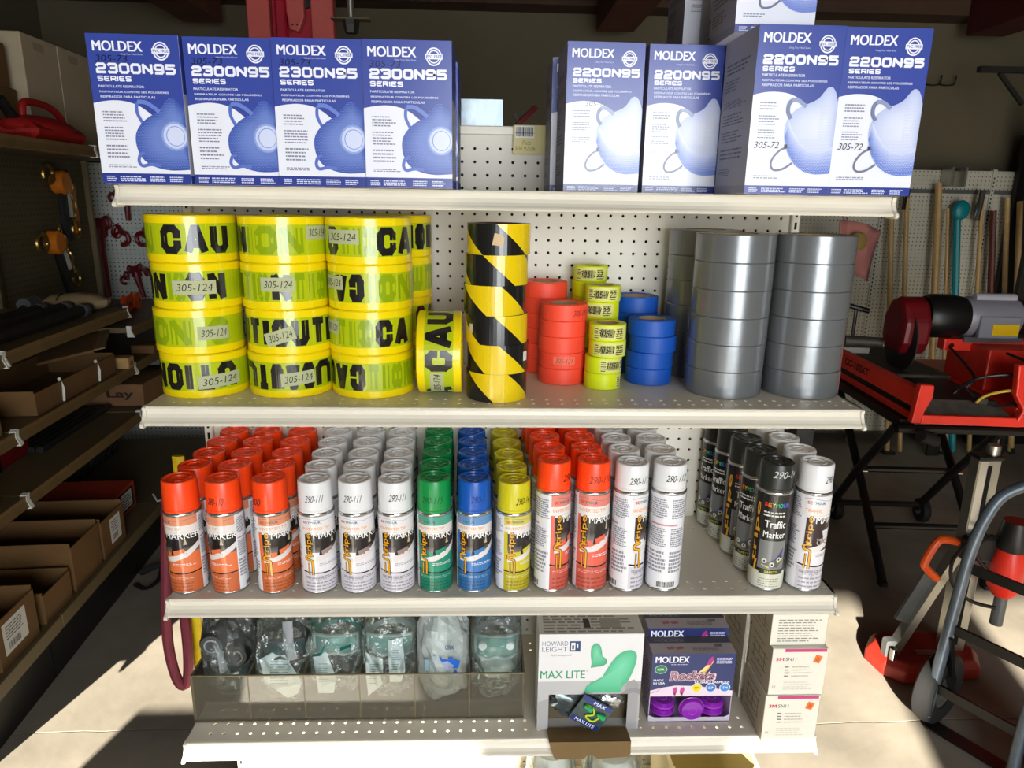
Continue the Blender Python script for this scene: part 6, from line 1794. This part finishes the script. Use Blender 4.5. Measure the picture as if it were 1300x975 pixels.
q = MB(); q.lathe([(.0001, .12), (.035, .12), (.04, .13), (.04, .20), (.0001, .20)], 20, True, (0, hy, .985), 'X'); q.build('arbor', M_grey_steel, t)
q = MB(); q.lathe([(.0001, .235), (.088, .235), (.100, .26), (.100, .35), (.088, .41), (.0001, .41)], 28, True, (0, hy, 1.10), 'X'); q.build('motor_front', M_black, t)
q = MB(); q.lathe([(.0001, .41), (.086, .41), (.092, .43), (.092, .62), (.084, .64), (.0001, .64)], 28, True, (0, hy, 1.10), 'X'); mo = q.build('motor_body', mat('grey_motor_paint', (150, 148, 156), .4, .2, var=.1), t)
q = MB(); q.cyl((.44, hy - .02, 1.188), .022, .18, 18, 'X'); q.build('capacitor', mat('pale_grey_can', (176, 174, 184), .35), mo)
q = MB(); q.box(.44, .615, hy - .105, hy - .075, 1.018, 1.115, .004); sw = q.build('switch_box', mat('grey_switch_box', (136, 136, 144), .4), mo)
q = MB(); q.box(.495, .61, hy - .107, hy - .1045, 1.032, 1.082); q.build('yellow_plate', mat('yellow_plate', (236, 190, 10), .4), sw)
q = MB(); q.lathe([(.0001, .64), (.082, .64), (.078, .70), (.05, .715), (.0001, .715)], 24, True, (0, hy, 1.10), 'X'); q.build('fan_cover', M_black, t)
q = MB(); q.box(.40, .66, hy - .07, hy + .07, .992, 1.016); q.build('motor_base', M_grey_steel, t)
q = MB(); q.tube([(-.03, .66, .945), (.13, .62, .945)], .026, 12); q.build('rip_fence', M_dirt_steel, t)
q = MB(); q.box(-.01, .16, .80, .83, .853, .882); q.build('pale_fence', mat('pale_fence', (176, 172, 160), .5), t)
q = MB(); q.tube([(.025, .86, 1.095), (.150, .84, 1.065)], .013, 10); q.tube([(.088, .85, 1.075), (.088, .85, .93)], .009, 8); q.build('lock_handle', M_black, t)
for pts, m, nm_ in ((([(.30, .20, .80), (.20, .10, .84), (.30, .12, .90), (.45, .06, .93), (.50, .02, .88), (.46, -.01, .84)]), M_black, 'power_cord'), ([(.62, .36, .98), (.55, .16, .98), (.53, .08, .90), (.50, .05, .87), (.38, .04, .87), (.30, .05, .845), (.27, .06, .81)], mat('yellow_tube', (206, 170, 60), .5), 'water_hose'), ([(.34, .43, .97), (.30, .15, .90), (.26, .12, .85), (.34, .06, .80), (.47, .06, .83), (.50, .04, .95), (.42, .16, 1.0)], M_black, 'cord')):
    q = MB(); q.tube(smooth_pts(pts, 5), .006, 8); q.build(nm_, m, t)
q = MB(); q.box(.28, .32, .06, .11, .80, .83, .004); q.build('pump', M_dirt_steel, t)
st = thing('saw_stand', 'black folding scissor stand with small wheels under the tile saw', 'stand', (1.70, 1.55, 0), SA)
for x in (.0, .44):
    q = MB(); q.tube([(x - .02, 0, .016), (x, .40, .38), (x + .01, .76, .700)], .019, 10); q.build('leg', M_black_steel, st)
    q = MB(); q.tube([(x - .04, .05, .710), (x - .02, .38, .37), (x + .01, .66, .075)], .019, 10); q.build('leg', M_black_steel, st)
    q = MB(); q.lathe([(.02, -.018), (.058, -.018), (.062, -.010), (.062, .010), (.058, .018), (.02, .018)], 24, True, (x + .04, .66, .0625), 'X', closed=True); w = q.build('wheel', M_rubber, st)
    q = MB(); q.lathe([(.0001, -.022), (.022, -.022), (.022, .022), (.0001, .022)], 14, False, (x + .04, .66, .0625), 'X'); q.build('hub', M_alu, w)
    q = MB(); q.box(x - .035, x - .005, -.02, .02, 0, .018); q.build('foot', M_rubber, st)
    q = MB(); q.cyl((x - .035, .39, .375), .012, .07, 12, 'X'); q.build('pivot_bolt', M_chrome, st)
    q = MB(); q.box(x - .03, x + .03, .05, .84, .700, .7335); q.build('top_rail', M_black_steel, st)
for a, b in (((.0, .40, .38), (.47, .40, .38)), ((.0, .62, .11), (.45, .62, .11)), ((-.01, .19, .19), (.43, .19, .19))):
    q = MB(); q.tube([a, b], .015, 10); q.build('cross_bar', M_black_steel, st)
q = MB(); q.tube([(-.05, .028, .702), (.80, .028, .702)], .019, 10); q.build('front_bar', M_black_steel, st)
q = MB(); q.tube([(.02, -.03, .692), (.10, .00, .660)], .024, 12); q.build('grip', M_rubber, st)
# pink shop rag and post of the machine behind
t = thing('machine_post', 'grey machine post with a curved tube and dark arm behind the duct tape', 'machine', (1.80, 2.72, 0))
q = MB(); q.box(-.05, .05, -.05, .05, 0, 1.05); q.box(-.18, .18, -.18, .18, 0, .03); q.build('pedestal', M_grey_steel, t)
q = MB(); q.tube([(.02, 0, 1.04), (.06, -.02, 1.16), (.14, -.04, 1.24), (.16, -.04, 1.34)], .034, 10); q.build('dark_arm', M_bar, t)
q = MB(); q.tube(smooth_pts([(-.30, 0, 1.40), (-.18, 0, 1.56), (-.02, 0, 1.62), (.10, 0, 1.50), (.13, 0, 1.34)], 5), .012, 8); q.build('curved_tube', M_alu, t)
t = thing('shop_rag', 'faded pink rag draped over the machine post behind the duct tape', 'rag', (1.93, 2.600, 1.30))
q = MB(); v = []; f = []
for i in range(9):
    for j in range(9):
        u, w_ = i / 8, j / 8
        v.append((-.13 + .24 * u - .05 * (1 - w_) * u, -.02 * math.sin(u * 9 + w_ * 3), -.05 + .26 * w_ - .06 * u * u))
for i in range(8):
    for j in range(8): f.append((i * 9 + j, (i + 1) * 9 + j, (i + 1) * 9 + j + 1, i * 9 + j + 1))
q.add(v, f, True); o = q.build('cloth', mat('pink_cloth', (168, 108, 100), .9, var=.2), t); sm2 = o.modifiers.new('thick', 'SOLIDIFY'); sm2.thickness = .004
q = MB(); q.ball((-.03, -.03, .10), .05, .02, .05, 14, 8); q.build('stain_patch', mat('olive_patch', (130, 110, 50), .9), t)

# ---- core drill rig
t = thing('core_drill', 'core drill rig with a red base, slanted strut and aluminium mast', 'drill', (0, 0, 0))
bp_ = [(1.335, 1.05), (1.350, .955), (1.40, .905), (1.46, .900), (1.68, .925), (1.72, 1.00), (1.70, 1.10), (1.50, 1.13), (1.39, 1.12)]
q = MB(); cxm = sum(p[0] for p in bp_) / 9; cym = sum(p[1] for p in bp_) / 9
v = []; n = 9
for z, s in ((0, 1), (.045, 1), (.075, .86)): v += [(cxm + (x - cxm) * s, cym + (y - cym) * s, z) for x, y in bp_]
q.add(v, [tuple(range(n))[::-1], tuple(2 * n + i for i in range(n))] + [(k * n + i, k * n + (i + 1) % n, (k + 1) * n + (i + 1) % n, (k + 1) * n + i) for k in range(2) for i in range(n)]); q.build('base', M_rigred, t, bevel=.008)
q = MB(); q.box(1.47, 1.56, .965, .985, .0755, .082); q.build('base_slot', M_alu, t)
q = MB(); q.bar((1.385, .985, .06), (1.588, 1.0, .50), .036, .03); q.build('strut', M_alu, t)
q = MB(); q.bar((1.415, .995, .19), (1.50, 1.0, .385), .012, .06); q.build('strut_plate', M_grey_steel, t)
q = MB(); q.box(1.36, 1.40, .965, 1.005, .06, .125, .006); q.build('strut_foot', M_grey_steel, t)
q = MB(); q.tube([(1.372, .945, .074), (1.372, .945, .115)], .012, 12); q.build('levelling_screw', M_chrome, t)
q = MB(); q.box(1.577, 1.653, .985, 1.035, .07, .79, .004); ms = q.build('mast', M_alu, t)
q = MB(); q.box(1.608, 1.622, .9835, .9852, .10, .77); rk = q.build('rack_slot', M_dark, ms)
for k in range(40):
    pass
q = MB(); q.box(1.580, 1.606, .9842, .9850, .10, .785); q.build('face_strip', mat('bright_aluminium', (214, 212, 206), .25, .8), ms)
q = MB(); q.box(1.573, 1.657, .981, 1.039, .79, .802, .002); q.build('mast_cap', M_black, ms)
q = MB(); q.cyl((1.635, 1.01, .802), .020, .032, 16); q.build('cap_knob', M_alu, ms)
q = MB(); q.tube(smooth_pts([(1.505, .985, .360), (1.455, .975, .405), (1.447, .975, .43), (1.472, .975, .495), (1.50, .98, .510), (1.555, .99, .495)], 4), .0135, 10); q.build('carry_handle', M_orange, t)
q = MB(); q.box(1.56, 1.67, .945, .985, .44, .53, .008); q.build('carriage', M_bar, t)
q = MB(); q.lathe([(.0001, .33), (.030, .33), (.05, .36), (.05, .46), (.04, .50), (.0001, .50)], 20, True, (1.70, .93, 0)); q.build('motor', M_sawred, t)
q = MB(); q.lathe([(.0001, .50), (.045, .50), (.05, .53), (.04, .60), (.0001, .60)], 20, True, (1.70, .93, 0)); q.build('motor_top', M_black, t)
q = MB(); q.lathe([(.0001, .22), (.02, .22), (.02, .33), (.0001, .33)], 14, True, (1.70, .93, 0)); q.build('spindle', M_grey_steel, t)
q = MB(); q.tube(smooth_pts([(1.56, .94, .53), (1.50, .92, .46), (1.51, .91, .38), (1.58, .91, .32), (1.66, .90, .30)], 5), .006, 8); q.build('power_cord', M_black, t)
q = MB(); q.tube(smooth_pts([(1.67, .95, .52), (1.62, .93, .545), (1.57, .92, .50), (1.62, .915, .43), (1.70, .92, .38), (1.76, .95, .36)], 5), .006, 8); q.build('water_line', M_black, t)

# ---- hand truck
t = thing('hand_truck', 'blue grey tubular hand truck with rubber wheels in front of the drill rig', 'hand truck', (0, 0, 0))
M_truck = mat('blue_grey_tube', (98, 108, 118), .35, .4, var=.25, scale=12)
wa = Vector((1.400, .745, .118)); wb = Vector((1.572, .470, .118)); ax = (wb - wa).normalized()
def wheel(c, lab):
    q = MB(); q.T = Matrix.Translation(c) @ ax.to_track_quat('Z', 'Y').to_matrix().to_4x4()
    q.lathe([(.062, -.026), (.100, -.030), (.114, -.022), (.118, 0), (.114, .022), (.100, .030), (.062, .026)], 36, closed=True); w = q.build('wheel', M_rubber, t)
    h = MB(); h.T = q.T; h.lathe([(.0001, -.020), (.060, -.016), (.064, -.022), (.064, .022), (.060, .016), (.024, .030), (.0001, .034)], 28); h.build('hub', M_alu, w)
wheel(wa, 0); wheel(wb, 1)
q = MB(); q.tube([wa - ax * .05, wb + ax * .05], .010, 10); q.build('axle', M_grey_steel, t)
off = ax * -.0
q = MB(); q.tube(smooth_pts([(1.335, .690, .06), (1.350, .695, .20), (1.372, .70, .46), (1.385, .70, .62), (1.412, .70, .73), (1.452, .695, .80), (1.53, .66, .85), (1.62, .60, .865)], 5), .0165, 12); q.build('frame_tube', M_truck, t)
q = MB(); q.tube(smooth_pts([(1.452, .470, .015), (1.468, .485, .14), (1.492, .50, .36), (1.53, .52, .62), (1.58, .56, .80), (1.62, .60, .865)], 5), .0165, 12); q.build('frame_tube', M_truck, t)
for z, k in ((.16, 0), (.36, 1), (.56, 2)):
    a = Vector((1.345 + .125 * (z - .16) , .695, z)); b = Vector((1.470 + .12 * (z - .16), .487, z))
    q = MB(); q.bar(a, b, .010, .030); q.build('cross_strap', M_black_steel, t)
for c in (wa, wb):
    base = Vector((c.x - .045, c.y - .035, .30)) 
    q = MB(); q.bar(c + ax * (.035 if c is wa else -.035), Vector((1.360, .69, .34)) if c is wa else Vector((1.480, .49, .34)), .010, .040); q.build('axle_bracket', M_black_steel, t)
q = MB(); q.prism([(1.345, .70), (1.475, .485), (1.52, .51), (1.39, .73)], .006, .012, 'Z'); q.build('toe_plate', M_black_steel, t)

q = MB(); q.box(3.285, 3.695, 3.365, 3.405, .0, 2.02, .003)
t = thing('shade_screen', 'added black screen giving shade to the far right end of the tool display', 'screen', (0, 0, 0)); q.build('sheet', M_black, t)  # dark screen added to darken the wall's right end
q = MB(); q.box(3.280, 3.695, 3.355, 3.3645, 1.98, 2.02); q.build('top_edge', M_bar, t)
